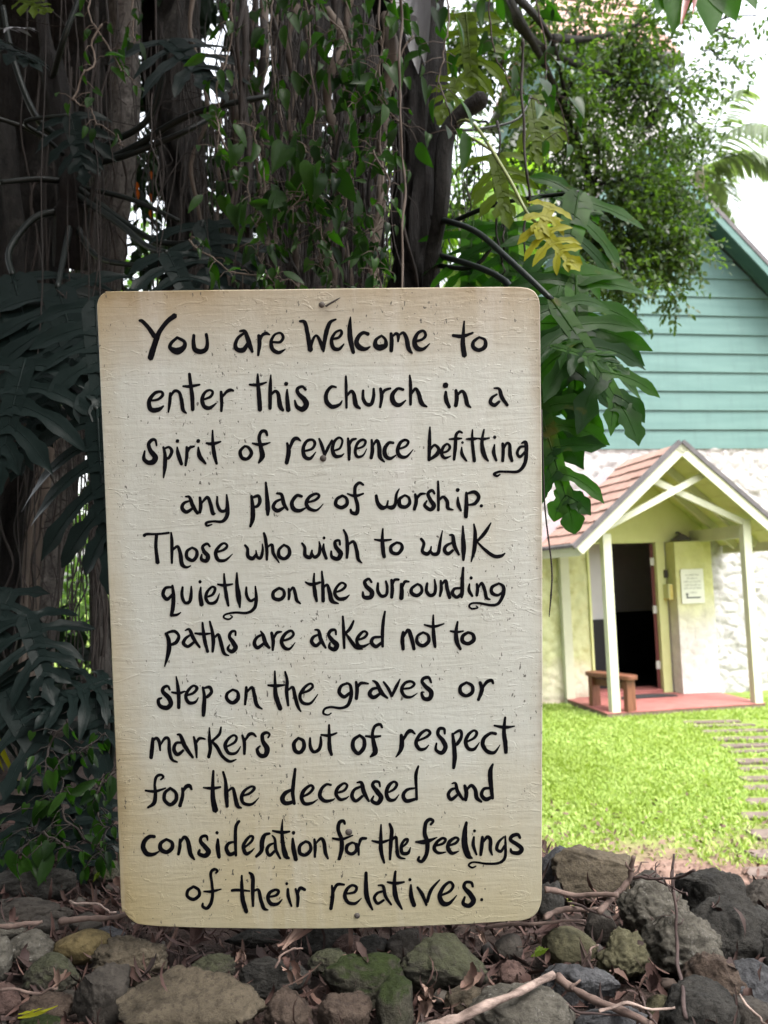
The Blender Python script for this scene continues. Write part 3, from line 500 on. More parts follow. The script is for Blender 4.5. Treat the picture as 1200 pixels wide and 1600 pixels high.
def dome(mb, c, n_, r, h, seg=12):
    n_ = V(n_).normalized(); a = n_.orthogonal().normalized(); b = n_.cross(a); vs_ = []; fs = []
    for ri, (rr, hh) in enumerate(((1, 0), (.85, .6), (.5, .92))):
        for k in range(seg):
            an = 2 * math.pi * k / seg; vs_.append(c + (a * math.cos(an) + b * math.sin(an)) * r * rr + n_ * h * hh)
    for ri in range(2):
        for k in range(seg): fs.append((ri * seg + k, ri * seg + (k + 1) % seg, (ri + 1) * seg + (k + 1) % seg, (ri + 1) * seg + k))
    vs_.append(c + n_ * h); 
    for k in range(seg): fs.append((2 * seg + k, 2 * seg + (k + 1) % seg, 3 * seg))
    mb.add(vs_, fs)
for (x, y, r) in ((503, 476, 5), (505, 716, 5.5), (545, 1300, 6), (558, 1430.5, 5)):
    mb = MB(); dome(mb, SP(x, y, -.0005), SN, r * PX, .003); o = mb.build('nail', M['metal'], welcome, smooth=True)
    tag(o, label='rusty nail head in the board')
mb = MB(); mb.tube(spline([SP(509, 479, .002), SP(520, 473, .005), SP(532, 466, .004)], 4), [.0016, .0014, .0014, .0013, .0014, .0012, .0011, .0008, .0006], 6); mb.build('bent_nail', M['metal'], welcome)

# ================================================================ CHURCH
church = thing('church', ch(1.4, 1.15, 0), 'white rubble church with teal clapboard gable, shingled porch and tower', 'church')
WD = 1.15; GA, GZ, EZ = 1.4, 7.04, 3.2; XL, XR = GA - (GZ - EZ), GA + (GZ - EZ)
def gx(z, sgn): return GA + sgn * (GZ - z)
# rubble wall, real lumps, with a hole for the doorway (x .48-1.32, z 0-1.95)
def wallgrid(x0, x1, z0, z1, dep, st, amp, hole=None, seed=0):
    mb = MB(); nx_ = int((x1 - x0) / st); nz_ = int((z1 - z0) / st); idx = {}
    for j in range(nz_ + 1):
        for i in range(nx_ + 1):
            x = x0 + (x1 - x0) * i / nx_; z = z0 + (z1 - z0) * j / nz_
            q = V((x, z, seed))
            c = noise.voronoi(q * 5.2)[0]; edge = min(.35, (c[1] - c[0])) / .35
            h = amp * (edge ** .5 * .9 + .8 * noise.fractal(q * 7, .8, 2.1, 5) + .25 * noise.noise(q * 30))
            if hole:
                d_ = max(hole[0] - x, x - hole[1], z - hole[2]); h *= sm(d_ / .08 + .05) if d_ > -.02 else 0
            idx[(i, j)] = len(mb.v); mb.v.append(ch(x, dep - h, z))
    for j in range(nz_):
        for i in range(nx_):
            xm = x0 + (x1 - x0) * (i + .5) / nx_; zm = z0 + (z1 - z0) * (j + .5) / nz_
            if hole and hole[0] < xm < hole[1] and zm < hole[2]: continue
            mb.f.append((idx[(i, j)], idx[(i + 1, j)], idx[(i + 1, j + 1)], idx[(i, j + 1)]))
    return mb
wallgrid(1.30, XR, -.05, EZ - .02, WD, .02, .026, None, 1).build('wall', M['stone'], church, smooth=True)
o = wallgrid(-.42, 1.30, -.05, 2.10, WD, .0242, .022, (.395, 1.30, 1.95), 5).build('wall', M['stone_cream'], church, smooth=True)
wallgrid(-.42, 1.30, 2.10, EZ - .02, WD, .025, .024, None, 8).build('wall', M['stone'], church, smooth=True)
wallgrid(XL, -.42, -.05, EZ - .02, WD, .03, .024, None, 9).build('wall', M['stone'], church, smooth=True)
mb = MB()   # body behind the front wall: side walls and back
for x in (XL, XR): mb.cbox(x - .12, x + .12, WD + .03, WD + 14, -.1, EZ)
mb.cbox(XL, XR, WD + 14, WD + 14.2, -.1, EZ); mb.build('side_wall', M['stone'], church)
mb = MB()   # lapped boards of the gable
z = EZ - .03; pitch = .257; rr = random.Random(3)
while z < GZ - .1:
    z1 = min(z + pitch + .02, GZ)
    def pt(zz, s, dd): return ch(gx(zz, s), dd, zz)
    a, b, c, d = pt(z, -1, WD - .035), pt(z, 1, WD - .035), pt(z1, 1, WD - .012), pt(z1, -1, WD - .012)
    a2, b2 = pt(z, -1, WD - .010), pt(z, 1, WD - .010)
    mb.add([a, b, c, d, a2, b2], [(0, 1, 2, 3), (4, 5, 1, 0)])
    z += pitch
mb.add([ch(gx(EZ - .03, -1), WD + .01, EZ - .03), ch(gx(EZ - .03, 1), WD + .01, EZ - .03), ch(GA, WD + .01, GZ)], [(0, 1, 2)])
mb.build('gable_siding', M['teal'], church)
mb = MB()   # roof, overhanging the gable
n45 = .7071
for s in (-1, 1):
    zt, ze = GZ + .12, EZ - .35
    xe = GA + s * (GZ - EZ + .35)
    mb.hexa([ch(GA, WD - .38, zt), ch(xe, WD - .38, ze + .0), ch(xe, WD + 14.3, ze), ch(GA, WD + 14.3, zt),
             ch(GA, WD - .38, zt + .08), ch(xe, WD - .38, ze + .08), ch(xe, WD + 14.3, ze + .08), ch(GA, WD + 14.3, zt + .08)])
mb.build('roof', M['dark'], church)
for s in (-1, 1):   # barge board under the overhang, and its lighter facing
    zt, ze = GZ + .115, EZ - .355; xe = GA + s * (GZ - EZ + .35)
    for nm, m, dd0, dd1, dz in (('barge_board', 'teal', WD - .37, WD - .34, .13), ('soffit', 'teal_dark', WD - .335, WD - .04, .05)):
        mb = MB(); mb.hexa([ch(GA, dd0, zt - dz), ch(xe, dd0, ze - dz), ch(xe, dd1, ze - dz), ch(GA, dd1, zt - dz), ch(GA, dd0, zt), ch(xe, dd0, ze), ch(xe, dd1, ze), ch(GA, dd1, zt)])
        mb.build(nm, M[m], church)
# tower behind the gable
TX0, TX1, TD0, TD1, TZ = GA - .95, GA + .92, WD + .75, WD + 2.6, 9.02
mb = MB(); mb.cbox(TX0, TX1, TD0, TD1, 5.2, TZ - .42); tw = mb.build('tower', M['stone'], church)
mb = MB(); mb.cbox(TX0 - .05, TX1 + .05, TD0 - .05, TD1 + .05, TZ - .42, TZ); mb.build('frieze', M['teal'], tw)
mb = MB(); mb.cbox(TX0 - .22, TX1 + .22, TD0 - .22, TD1 + .22, TZ + .002, TZ + .07); mb.build('eave', M['dark'], tw)
mb = MB(); tc_ = ((TX0 + TX1) / 2, (TD0 + TD1) / 2); prev = None
for i in range(12):   # stepped shingle courses
    f0, f1 = 1 - i / 12, 1 - (i + 1.15) / 12
    z0, z1 = TZ + .07 + 2.9 * i / 12, TZ + .07 + 2.9 * (i + 1) / 12
    hx, hd = (TX1 - TX0) / 2 + .2, (TD1 - TD0) / 2 + .2
    q = lambda f, zz: [ch(tc_[0] + sx * hx * max(f, .01), tc_[1] + sd_ * hd * max(f, .01), zz) for sx, sd_ in ((-1, -1), (1, -1), (1, 1), (-1, 1))]
    mb.hexa(q(f0 + .012, z0) + q(f1, z1))
mb.build('spire', M['shingle'], tw)

# porch
PXC, PZ, EVX, EVZ = .985, 3.015, 1.28, 1.91     # ridge x, ridge height, half width to eave, eave height
porch = thing('porch_dummy', ch(0, 0, 0), 'x', 'x'); bpy.data.objects.remove(porch); del porch
RIS = PZ - EVZ
def rp(s, t_, d, dz=0): return ch(PXC + s * EVX * t_, d, PZ - RIS * t_ + dz)   # t 0 ridge .. 1 eave
SLN = {s: (AX * (s * RIS) + V((0, 0, 1)) * EVX).normalized() for s in (-1, 1)}
roofp = None
for s in (-1, 1):
    mb = MB(); nc = 9; rs = random.Random(20 + s)
    for c in range(nc):
        t0, t1 = c / nc - .02, (c + 1) / nc
        d = -.17
        while d < WD - .03:
            wd_ = rs.uniform(.12, .24); d2 = min(d + wd_ - .005, WD - .01)
            j = rs.uniform(-.006, .006)
            A, B = rp(s, max(t0, 0), d), rp(s, t1 + j, d); Cc, D = rp(s, t1 + j, d2), rp(s, max(t0, 0), d2)
            nn = SLN[s]; lo, hi = .008, .026 + rs.uniform(0, .006)
            mb.hexa([A + nn * 0, B + nn * .006, Cc + nn * .006, D + nn * 0, A + nn * lo, B + nn * hi, Cc + nn * hi, D + nn * lo])
            d += wd_
    o = mb.build('porch_roof', M['shingle'], church)
    # boarded lining
    mb = MB(); A, B, Cc, D = rp(s, 0, -.16), rp(s, 1, -.16), rp(s, 1, WD - .01), rp(s, 0, WD - .01); nn = SLN[s]
    mb.hexa([A - nn * .03, B - nn * .03, Cc - nn * .03, D - nn * .03, A - nn * .004, B - nn * .004, Cc - nn * .004, D - nn * .004])
    for q in range(1, 8):
        a, b = rp(s, q / 8, -.15), rp(s, q / 8, WD - .02); mb.beam(a - nn * .0315, b - nn * .0315, (B - A).normalized() * .006, nn * .004)
    mb.build('porch_lining', M['cream_in'], o)
    # rafters
    for d in (.35, .75):
        mb = MB(); mb.beam(rp(s, .02, d) - nn * .075, rp(s, .985, d) - nn * .075, AD * .045, nn * .085); mb.build('rafter', M['cream'], o)
    # barge board with dark roof edge over it
    mb = MB(); mb.beam(rp(s, 0, -.185) - nn * .052, rp(s, 1.03, -.185) - nn * .052, AD * .03, nn * .105); mb.build('barge_board', M['cream'], o)
    mb = MB(); mb.beam(rp(s, -.0, -.193) + nn * .026, rp(s, 1.045, -.193) + nn * .026, AD * .05, nn * .05); mb.build('roof_edge', M['dark'], o)
    # eave fascia
    mb = MB(); mb.beam(rp(s, 1.012, -.165) - nn * .055 , rp(s, 1.012, WD - .05) - nn * .055, (B - A).normalized() * .022, V((0, 0, 1)) * .13); mb.build('fascia', M['cream'], o)
    mb = MB(); mb.beam(rp(s, 1.02, -.165) + nn * .018 , rp(s, 1.02, WD - .05) + nn * .018, (B - A).normalized() * .03, V((0, 0, 1)) * .03); mb.build('drip_edge', M['dark'], o)
    # flashing where the porch roof meets the church wall
    mb = MB(); mb.beam(rp(s, .0 if s > 0 else .20, WD - .05) + nn * .06, rp(s, 1.0, WD - .05) + nn * .06, AD * .03, nn * .13); mb.build('flashing', M['mauve'], o)
# posts, plates, scissor braces
for xx, s in ((.05, -1), (1.78, 1)):
    mb = MB(); mb.cbox(xx, xx + .095, -.05, .045, .06, 2.02 if s < 0 else 2.15); mb.build('porch_post', M['cream'], church)
    mb = MB(); mb.cbox(xx + .01, xx + .085, .045, WD - .03, 1.94, 2.09); mb.build('plate_beam', M['cream'], church)
mb = MB(); mb.beam(ch(.06, -.07, 2.08), ch(1.45, -.07, 2.74), AD * .04, V((-.42, 0, .9)).normalized() * .07); mb.build('scissor_brace', M['cream'], church)
mb = MB(); mb.beam(ch(1.80, -.022, 2.12), ch(.66, -.022, 2.64), AD * .04, V((.42, 0, .9)).normalized() * .07); mb.build('scissor_brace', M['cream'], church)
# smooth plaster under the porch roof, door casing, corner pilaster strips
mb = MB(); mb.add([ch(-.12, WD - .045, 2.02), ch(2.09, WD - .045, 2.02), ch(PXC, WD - .045, 2.97)], [(0, 1, 2)])
mb.cbox(.06, 1.75, WD - .05, WD - .02, 1.955, 2.16); mb.build('porch_gable', M['cream_in'], church)
mb = MB(); mb.cbox(1.30, 1.415, WD - .06, WD + .05, 0.0, 1.953); mb.build('door_jamb', M['cream_in'], church)
mb = MB(); mb.cbox(.372, .40, WD - .035, WD + .12, 0.0, 1.953); mb.build('door_jamb', M['cream_in'], church)
mb = MB(); mb.cbox(-.02, .09, WD - .11, WD - .02, 0.0, 1.93); mb.build('pilaster_strip', M['cream'], church)
b_ = wallgrid(1.44, 1.94, 0, 1.95, WD - .26, .025, .006, None, 12)
b_.cbox(1.44, 1.94, WD - .258, WD + .02, 0, 1.95); b_.build('buttress', M['buttress'], church)
# interior
mb = MB(); mb.cbox(-1.6, 3.6, WD + 2.6, WD + 2.7, .95, 2.6); mb.cbox(.30, .99, WD + .60, WD + .68, .97, 2.6); mb.build('interior_wall', M['wall_grey'], church)
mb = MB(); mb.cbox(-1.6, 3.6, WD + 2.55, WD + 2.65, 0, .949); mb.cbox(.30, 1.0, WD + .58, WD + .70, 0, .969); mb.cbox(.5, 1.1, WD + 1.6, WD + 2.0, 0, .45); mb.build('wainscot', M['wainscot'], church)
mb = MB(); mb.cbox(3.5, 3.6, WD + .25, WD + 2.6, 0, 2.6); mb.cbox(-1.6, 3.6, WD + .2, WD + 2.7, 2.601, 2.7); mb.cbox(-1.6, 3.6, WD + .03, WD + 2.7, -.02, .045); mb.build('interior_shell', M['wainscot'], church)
mb = MB(); mb.beam(ch(1.282, WD + .02, 1.0), ch(1.282 + .38, WD + .74, 1.0), V((AX * .9 - AD * .42)) * .042, V((0, 0, 1.88))); dr = mb.build('door', M['door_red'], church)
for z in (.35, 1.05, 1.66):
    mb = MB(); mb.cbox(1.245, 1.30, WD - .005, WD + .018, z, z + .10); mb.build('hinge', M['hinge'], dr)
mb = MB(); mb.cbox(.401, 1.30, WD - .03, WD + .30, .0, .10); mb.build('threshold', M['slab'], church)
mb = MB(); mb.cbox(-.02, 1.90, -.06, WD - .03, .052, .062); fl = mb.build('porch_floor', M['slab'], church)
mb = MB(); mb.cbox(-.015, 1.895, -.055, WD - .03, -.08, .0515); mb.build('plinth', M['slab_edge'], fl)

# notice on the buttress
nx0, nx1, nz0, nz1, nd = 1.492, 1.80, 1.17, 1.60, WD - .285
nb = thing('wall_notice', ch((nx0 + nx1) / 2, nd, (nz0 + nz1) / 2), 'small white notice with faded text and a bent arrow on the church buttress', 'notice')
mb = MB(); mb.cbox(nx0, nx1, nd, nd + .012, nz0, nz1); mb.build('panel', M['notice'], nb)
mb = MB(); rr = random.Random(8)
def NP(u, v, off): return ch(nx0 + (nx1 - nx0) * u, nd - .002 - off, nz1 - (nz1 - nz0) * v)
for v, u0, u1 in ((.16, .2, .8), (.26, .27, .72), (.355, .13, .87), (.455, .15, .85), (.55, .1, .9), (.68, .36, .66)):
    u = u0; mb = MB()
    while u < u1:
        for _ in range(rr.randint(3, 7)):
            if u > u1: break
            h_ = rr.choice((.025, .03, .05)); a = NP(u, v + .025, 0); b = NP(u, v + .025 - h_ * 1.0, 0)
            mb.beam(a, b, AX * .0035, AD * .001)
            c = NP(u + .022, v + .025 - rr.uniform(0, .03), 0); mb.beam(a, c, V((0, 0, 1)) * .0035, AD * .001)
            u += .032
        u += .035
    mb.build('text_line', M['faded_ink'], nb)
mb = MB(); mb.beam(NP(.82, .83, .001), NP(.195, .83, .001), V((0, 0, .016)), AD * .002); mb.beam(NP(.22, .83, .0022), NP(.22, .73, .0022), AX * .016, AD * .002)
mb.add([NP(.13, .74, .004), NP(.31, .74, .004), NP(.22, .68, .004)], [(0, 1, 2)]); mb.build('arrow', M['grey_ink'], nb)
# yellow box on the door reveal, dark lamp over the buttress
bx = thing('offering_box', ch(1.40, WD - .16, 1.32), 'narrow yellow box fixed beside the church doorway', 'box')
mb = MB(); mb.cbox(1.37, 1.43, WD - .19, WD - .061, 1.24, 1.42); mb.build('case', M['cream_in'], bx)
mb = MB(); mb.cbox(1.366, 1.432, WD - .195, WD - .061, 1.225, 1.239); mb.cbox(1.385, 1.425, WD - .199, WD - .191, 1.25, 1.41); mb.build('front_panel', M['box_yellow'], bx)
mb = MB(); mb.cbox(1.385, 1.42, WD - .1, WD - .061, 1.50, 1.60); tag(mb.build('intercom', M['metal'], loc=ch(1.4, WD - .08, 1.55)), 'small grey metal fitting above the yellow box by the doorway', 'fitting')
lp = thing('porch_lamp', ch(1.60, WD - .2, 2.02), 'dark bowl shaped porch lamp above the buttress', 'lamp')
mb = MB(); cc = ch(1.60, WD - .16, 2.0)
for k in range(1): mb.tube([cc + V((0, 0, -.035)), cc + V((0, 0, -.03)), cc + V((0, 0, .0)), cc + V((0, 0, .03)), cc + V((0, 0, .05))], [.125, .13, .10, .06, .03], 16)
mb.build('lamp_shade', M['dark'], lp, smooth=False)
mb = MB(); mb.tube([cc + V((0, 0, .05)), cc + V((0, 0, .075)) + AD * .06, cc + V((0, 0, .07)) + AD * .115], .012, 8); mb.build('arm', M['dark'], lp)
# door mat
mb = MB(); cm = ch(.92, .74, .066)
vs_ = [cm + AX * (.36 * math.cos(a)) + AD * (.22 * math.sin(a)) for a in [math.pi * k / 16 for k in range(17)]]
n_ = len(vs_); mb.add(vs_ + [v + V((0, 0, .012)) for v in vs_], [tuple(range(n_ - 1, -1, -1)), tuple(range(n_, 2 * n_))] + [(i, (i + 1) % n_, n_ + (i + 1) % n_, n_ + i) for i in range(n_)])
tag(mb.build('door_mat', M['mat'], loc=cm), 'black half round door mat on the red porch floor', 'mat')
# bench on the porch
b1 = PG(925, 1103, .062); b2 = PG(980, 1112, .062); bx_ = (b2 - b1).normalized(); by_ = V((-bx_.y, bx_.x, 0)); mid = (b1 + b2) / 2 + by_ * .05
bench = thing('bench', mid, 'brown wooden plank bench on the red porch floor behind the left post', 'bench')
Lh = (b2 - b1).length / 2
mb = MB(); rim = []
for k in range(28):
    a = 2 * math.pi * k / 28; cxx = (Lh + .085) * (abs(math.cos(a)) ** .6) * (1 if math.cos(a) > 0 else -1); cyy = .10 * (abs(math.sin(a)) ** .45) * (1 if math.sin(a) > 0 else -1)
    rim.append((cxx, cyy))
vs_ = []
for z_, k_s in ((.345, .985), (.35, 1), (.385, 1), (.39, .985)): vs_ += [V((mid.x, mid.y, .062 + z_ - .0)) + bx_ * (x * k_s) + by_ * (y * k_s) for x, y in rim]
n_ = 28; fs = [tuple(range(n_ - 1, -1, -1)), tuple(range(3 * n_, 4 * n_))]
for q in range(3): fs += [(q * n_ + i, q * n_ + (i + 1) % n_, (q + 1) * n_ + (i + 1) % n_, (q + 1) * n_ + i) for i in range(n_)]
mb.add(vs_, fs); mb.build('seat', M['wood_dark'], bench)
for s in (-1, 1):
    mb = MB(); c0 = V((mid.x, mid.y, .0625)) + bx_ * s * Lh; 
    mb.hexa([c0 + bx_ * (a * .03) + by_ * (b * .065) for a, b in ((-1, -1), (1, -1), (1, 1), (-1, 1))] + [c0 + V((0, 0, .344)) + bx_ * (a * .03) + by_ * (b * .06) for a, b in ((-1, -1), (1, -1), (1, 1), (-1, 1))])
    mb.build('leg', M['wood_dark'], bench)
mb = MB(); mb.beam(V((mid.x, mid.y, .34)) - bx_ * (Lh - .032), V((mid.x, mid.y, .34)) + bx_ * (Lh - .032), by_ * .03, V((0, 0, .08))); mb.build('stretcher', M['wood_dark'], bench)

# stepping pavers
pv = [(1128, 1068), (1134, 1082), (1143, 1098), (1154, 1115), (1165, 1130), (1174, 1143), (1189, 1150), (1201, 1154), (1216, 1160), (1231, 1163), (1252, 1164), (1274, 1160), (1303, 1174), (1334, 1171), (1362, 1168)]
names = ['first', 'second', 'third', 'fourth', 'fifth', 'sixth', 'seventh', 'eighth', 'ninth', 'tenth', 'eleventh', 'twelfth', 'thirteenth', 'fourteenth', 'fifteenth']
for i, (y, xl) in enumerate(pv):
    a = PG(xl, y, .02); yd = (PG(xl, pv[i + 1][0], .03) - a).length if i + 1 < len(pv) else .28
    yp = (PG(xl, pv[i - 1][0], .03) - a).length if i else yd
    hl = min(yd, yp) * .5 * .44; wd_ = .62 + R.uniform(-.05, .05); tl = R.uniform(-.05, .05)
    ux = V((math.cos(tl), math.sin(tl), 0)); uy = V((-ux.y, ux.x, 0)); c = a + ux * wd_ / 2
    mb = MB()
    base = [(-1, -1), (1, -1), (1, 1), (-1, 1)]
    r0_ = [c + ux * (sx * wd_ / 2 + R.uniform(-.015, .015)) + uy * (sy * hl + R.uniform(-.01, .01)) for sx, sy in base]
    mb.hexa([q - V((0, 0, .06)) for q in r0_] + [q for q in r0_])
    mb2 = MB(); tag(mb.build('stepping_stone', M['paver'], loc=c), f'{names[i]} flat paver from the porch in the lawn path', 'paver', 'pavers of the lawn path')

# ================================================================ ROCKS
BED = 1.045
def ico(sub):
    bm = bmesh.new(); bmesh.ops.create_icosphere(bm, subdivisions=sub, radius=1)
    vs_ = [v.co.copy() for v in bm.verts]; fs = [tuple(v.index for v in f.verts) for f in bm.faces]; bm.free(); return vs_, fs
ICO5, ICO4 = ico(5), ico(4)
def rock(x0, y0, x1, y1, mat, label, ang=.5, depth=.8, lump=.10, tilt=None, z=BED, Y=None, seed=None, cone=0):
    """x0..y1: the stone's box in the photo; it is set on the bank at the place where its foot meets the bed"""
    rs = random.Random(seed if seed is not None else int(x0 * 7 + y0 * 13))
    xc = (x0 + x1) / 2
    if Y is None: Y = PG(xc, y1 - .12 * (y1 - y0), z).y
    w_, h_ = (x1 - x0) / F * Y / 2 * 1.03, (y1 - y0) / F * Y / 2 * 1.06
    d_ = (w_ + h_) / 2 * depth
    c = P(xc, (y0 + y1) / 2, Y + d_ * .45)
    planes = []
    for _ in range(rs.randint(9, 13)):
        n_ = V((rs.gauss(0, 1), rs.gauss(0, 1), rs.gauss(0, 1))).normalized(); planes.append((n_, rs.uniform(.48, .84)))
    vs0, fs = ICO5 if (x1 - x0) > 60 else ICO4
    off = V((rs.uniform(0, 90), rs.uniform(0, 90), rs.uniform(0, 90)))
    pts = []
    for v in vs0:
        p = v.copy()
        if ang > 0:
            for n_, k in planes:
                dd = p.dot(n_)
                if dd > k: p -= n_ * (dd - k) * ang
        q = p * 1.4 + off
        f = lump * noise.fractal(q, .9, 2.0, 3) + lump * .7 * noise.fractal(q * 3, .7, 2.1, 5) + lump * .3 * noise.fractal(q * 11, .7, 2.1, 3)
        rg = noise.voronoi(q * 1.5)[0]; f -= lump * .5 * (1 - min(1, (rg[1] - rg[0]) / .18))
        p *= 1 + f
        if cone: p.x *= 1 - cone * max(0, p.z); p.y *= 1 - cone * max(0, p.z)
        pts.append(p)
    mx = [max(abs(min(p[k] for p in pts)), max(p[k] for p in pts)) for k in range(3)]
    lo = [min(p[k] for p in pts) for k in range(3)]; hi = [max(p[k] for p in pts) for k in range(3)]
    mb = MB()
    ta = math.radians(tilt if tilt is not None else rs.uniform(-12, 12)); ca, sa = math.cos(ta), math.sin(ta)
    P2 = []
    for p in pts: P2.append(V((p.x * ca * w_ / h_ - p.z * sa, p.y, p.x * sa * w_ / h_ * .6 + p.z * ca)))
    lo = [min(p[k] for p in P2) for k in range(3)]; hi = [max(p[k] for p in P2) for k in range(3)]
    S = (w_, d_, h_)
    for p in P2: mb.v.append(c + V(((((p[k] - lo[k]) / (hi[k] - lo[k])) * 2 - 1) * S[k] for k in range(3))))
    mb.f = list(fs)
    o = mb.build('rock', RK[mat], loc=c, smooth=True)
    tag(o, label, 'rock', 'rocks of the bank under the sign'); ROCKS.append((c, S)); return o
ROCKS = []
RL = [
 (-28,1468,16,1542,'grey','speckled grey stone cut by the left edge of the photo',.4),
 (12,1459,86,1514,'grey','round speckled grey cobble above the grey tan cobble at the far left',.3),
 (40,1492,124,1548,'lichen','rounded grey tan cobble with dark streaks below the ochre cobble',.3),
 (87,1456,170,1505,'ochre','smooth ochre yellow cobble, the yellowest of the left group',.25),
 (140,1469,260,1532,'tan','wide lumpy brown block right of the ochre cobble',.5),
 (47,1435,90,1466,'slate','small dark pointed stone behind the round grey cobble at far left',.6),
 (108,1431,156,1462,'slate','small dark flat topped stone behind the ochre cobble',.5),
 (146,1451,193,1478,'blue','small blue grey stone between ochre cobble and sign corner',.4),
 (122,1514,204,1606,'slate','dark slate slab standing on edge left of the big flat stone',.75),
 (190,1530,412,1640,'tan','largest flat tan stone lying at the bottom left',.75),
 (35,1556,112,1602,'brown','brown rounded stone by the yellow leaf at the bottom left',.3),
 (-30,1538,32,1594,'pink','pitted pinkish lava stone at the bottom left edge',.3),
 (28,1588,92,1630,'moss','mossy green stone cut by the bottom edge at far left',.3),
 (299,1494,366,1544,'lichen','small greenish dome shaped stone above the big flat tan stone',.2),
 (375,1502,484,1556,'dark','rough dark grey stone lying below the sign left of the mossy one',.6),
 (482,1484,546,1524,'lichen','small pale mossy stone tucked behind the green moss covered one',.3),
 (506,1490,630,1572,'moss','stone covered in bright green moss below the sign',.35),
 (520,1464,569,1495,'pink','small reddish rough stone close under the sign edge',.3),
 (410,1553,487,1630,'brown','brown grey rough stone right of the big flat tan stone at the bottom edge',.35),
 (498,1555,580,1630,'brown','brown crusted stone in the middle of the bottom edge',.4),
 (622,1468,764,1556,'lichen','big granular grey green boulder under the right part of the sign',.4),
 (772,1460,815,1507,'slate','small dark egg shaped stone right of the granular boulder',.15),
 (778,1503,823,1536,'pink','small reddish brown pyramid stone beside the pale branch',.6),
 (696,1546,753,1580,'tan','small tan stone under the upper end of leaf litter by the pale branch',.4),
 (736,1550,902,1650,'grey','big striated grey stone under the pale branch at the bottom edge',.4),
 (588,1535,645,1630,'moss','dark mossy stone left of the pale branch at the bottom edge',.4),
 (860,1322,988,1406,'tan','large pyramid shaped tan boulder on top of the bank beside the sign',.8),
 (842,1324,902,1396,'blue','dark grey flat faced stone between sign and pyramid boulder',.7),
 (968,1378,1076,1470,'grey','upper lumpy light grey boulder of the leaning pair',.45),
 (996,1426,1130,1524,'grey','biggest lumpy light grey boulder behind the upright twig',.35),
 (1060,1364,1164,1442,'dark','rough dark boulder on the skyline at the right',.6),
 (1084,1404,1196,1512,'dark','largest dark pitted boulder at the right, under the skyline boulder',.5),
 (1152,1380,1222,1438,'slate','dark stone at the right edge behind the pitted boulder',.5),
 (1146,1424,1240,1500,'dark','dark stone cut by the right edge beside the largest pitted boulder',.5),
 (1120,1494,1226,1576,'blue','blue grey stone at the right edge of the photo',.5),
 (1066,1496,1160,1584,'brown','brown grey angular boulder left of the blue grey stone',.6),
 (1032,1542,1152,1630,'dark','long dark grey stone at the foot of the upright twig',.45),
 (1010,1558,1062,1604,'olive','small tan olive stone left of the foot of the upright twig',.3),
 (932,1458,1012,1530,'olive','mottled olive stone below the leaning lumpy boulders',.4),
 (850,1450,932,1508,'olive','smooth flat olive stone right of the sign corner',.3),
 (912,1420,962,1470,'slate','dark upright wedge stone above the smooth olive stone',.6),
 (986,1364,1040,1408,'slate','rounded dark stone on the bank behind the dry twigs',.3),
 (838,1504,960,1572,'blue','flat slate blue stone lying under the brown branch',.8),
 (1144,1560,1204,1620,'slate','small grey stone at the bottom right under the blue grey one',.5),
 (-20,1358,120,1412,'dark','pitted dark stone behind the litter at far left',.4),
 (-30,1410,114,1450,'slate','long flat dark slab lying at the left behind the cobbles',.8),
 (-22,1446,42,1474,'grey','low grey stone between the long slab and the round cobble',.5),
 (146,1348,190,1384,'lichen','pale mossy stone at the back beside the left edge of the sign',.3),
 (838,1382,880,1452,'dark','shadowed dark stone right behind the lower corner of the sign',.5),
 (1060,1340,1062,1341,'dark',None,.5),
 (900,1575,1016,1640,'blue','blue grey stone under the brown branch at the bottom edge',.4),
 (268,1586,300,1600,'tan',None,.5),
 (92,1548,128,1580,'slate','small dark stone between brown rounded stone and slate slab',.4),
 (1186,1470,1240,1540,'dark','dark stone at the right edge above the blue grey one',.4),
 (556,1466,610,1500,'dark','dark stone in shadow close under the sign',.4),
 (462,1449,560,1490,'dark','low black stone under the sign bottom below its lowest nail',.5),
 (604,1456,660,1500,'slate','shadowed slate stone under the sign left of the granular boulder',.5),
 (350,1452,440,1480,'dark','long dark stone in the shadow under the sign',.5),
]
for r in RL:
    if r[5] is None: continue
    big = (r[2] - r[0]) > 95
    rock(*r[:6], ang=min(1, r[6] * 1.25 + .1), lump=.17 if 'lumpy' in r[5] else .05 if 'smooth' in r[5] or 'egg' in r[5] else .11, depth=.9 if not big else .75, cone=.35 if 'pyramid' in r[5] else 0)

mb = MB(); rs = random.Random(61)   # the bank carries on past the edges of the view
for _ in range(44):
    sx = rs.choice((-1, 1)); x = sx * rs.uniform(.82, 1.6); y = rs.uniform(.85, 1.4); r_ = rs.uniform(.05, .10); o9 = V((rs.uniform(0, 99), 0, 0))
    mb.add([V((x, y, BED + r_ * .35)) + V((v.x * 1.2, v.y, v.z * .8)) * r_ * (1 + .16 * noise.fractal(v * 1.5 + o9, .8, 2.1, 5)) for v in ICO4[0]], ICO4[1])
tag(mb.build('rubble', RK['grey'], smooth=True), 'more grey stones of the bank beyond the photo edges', 'rubble', kind='stuff')
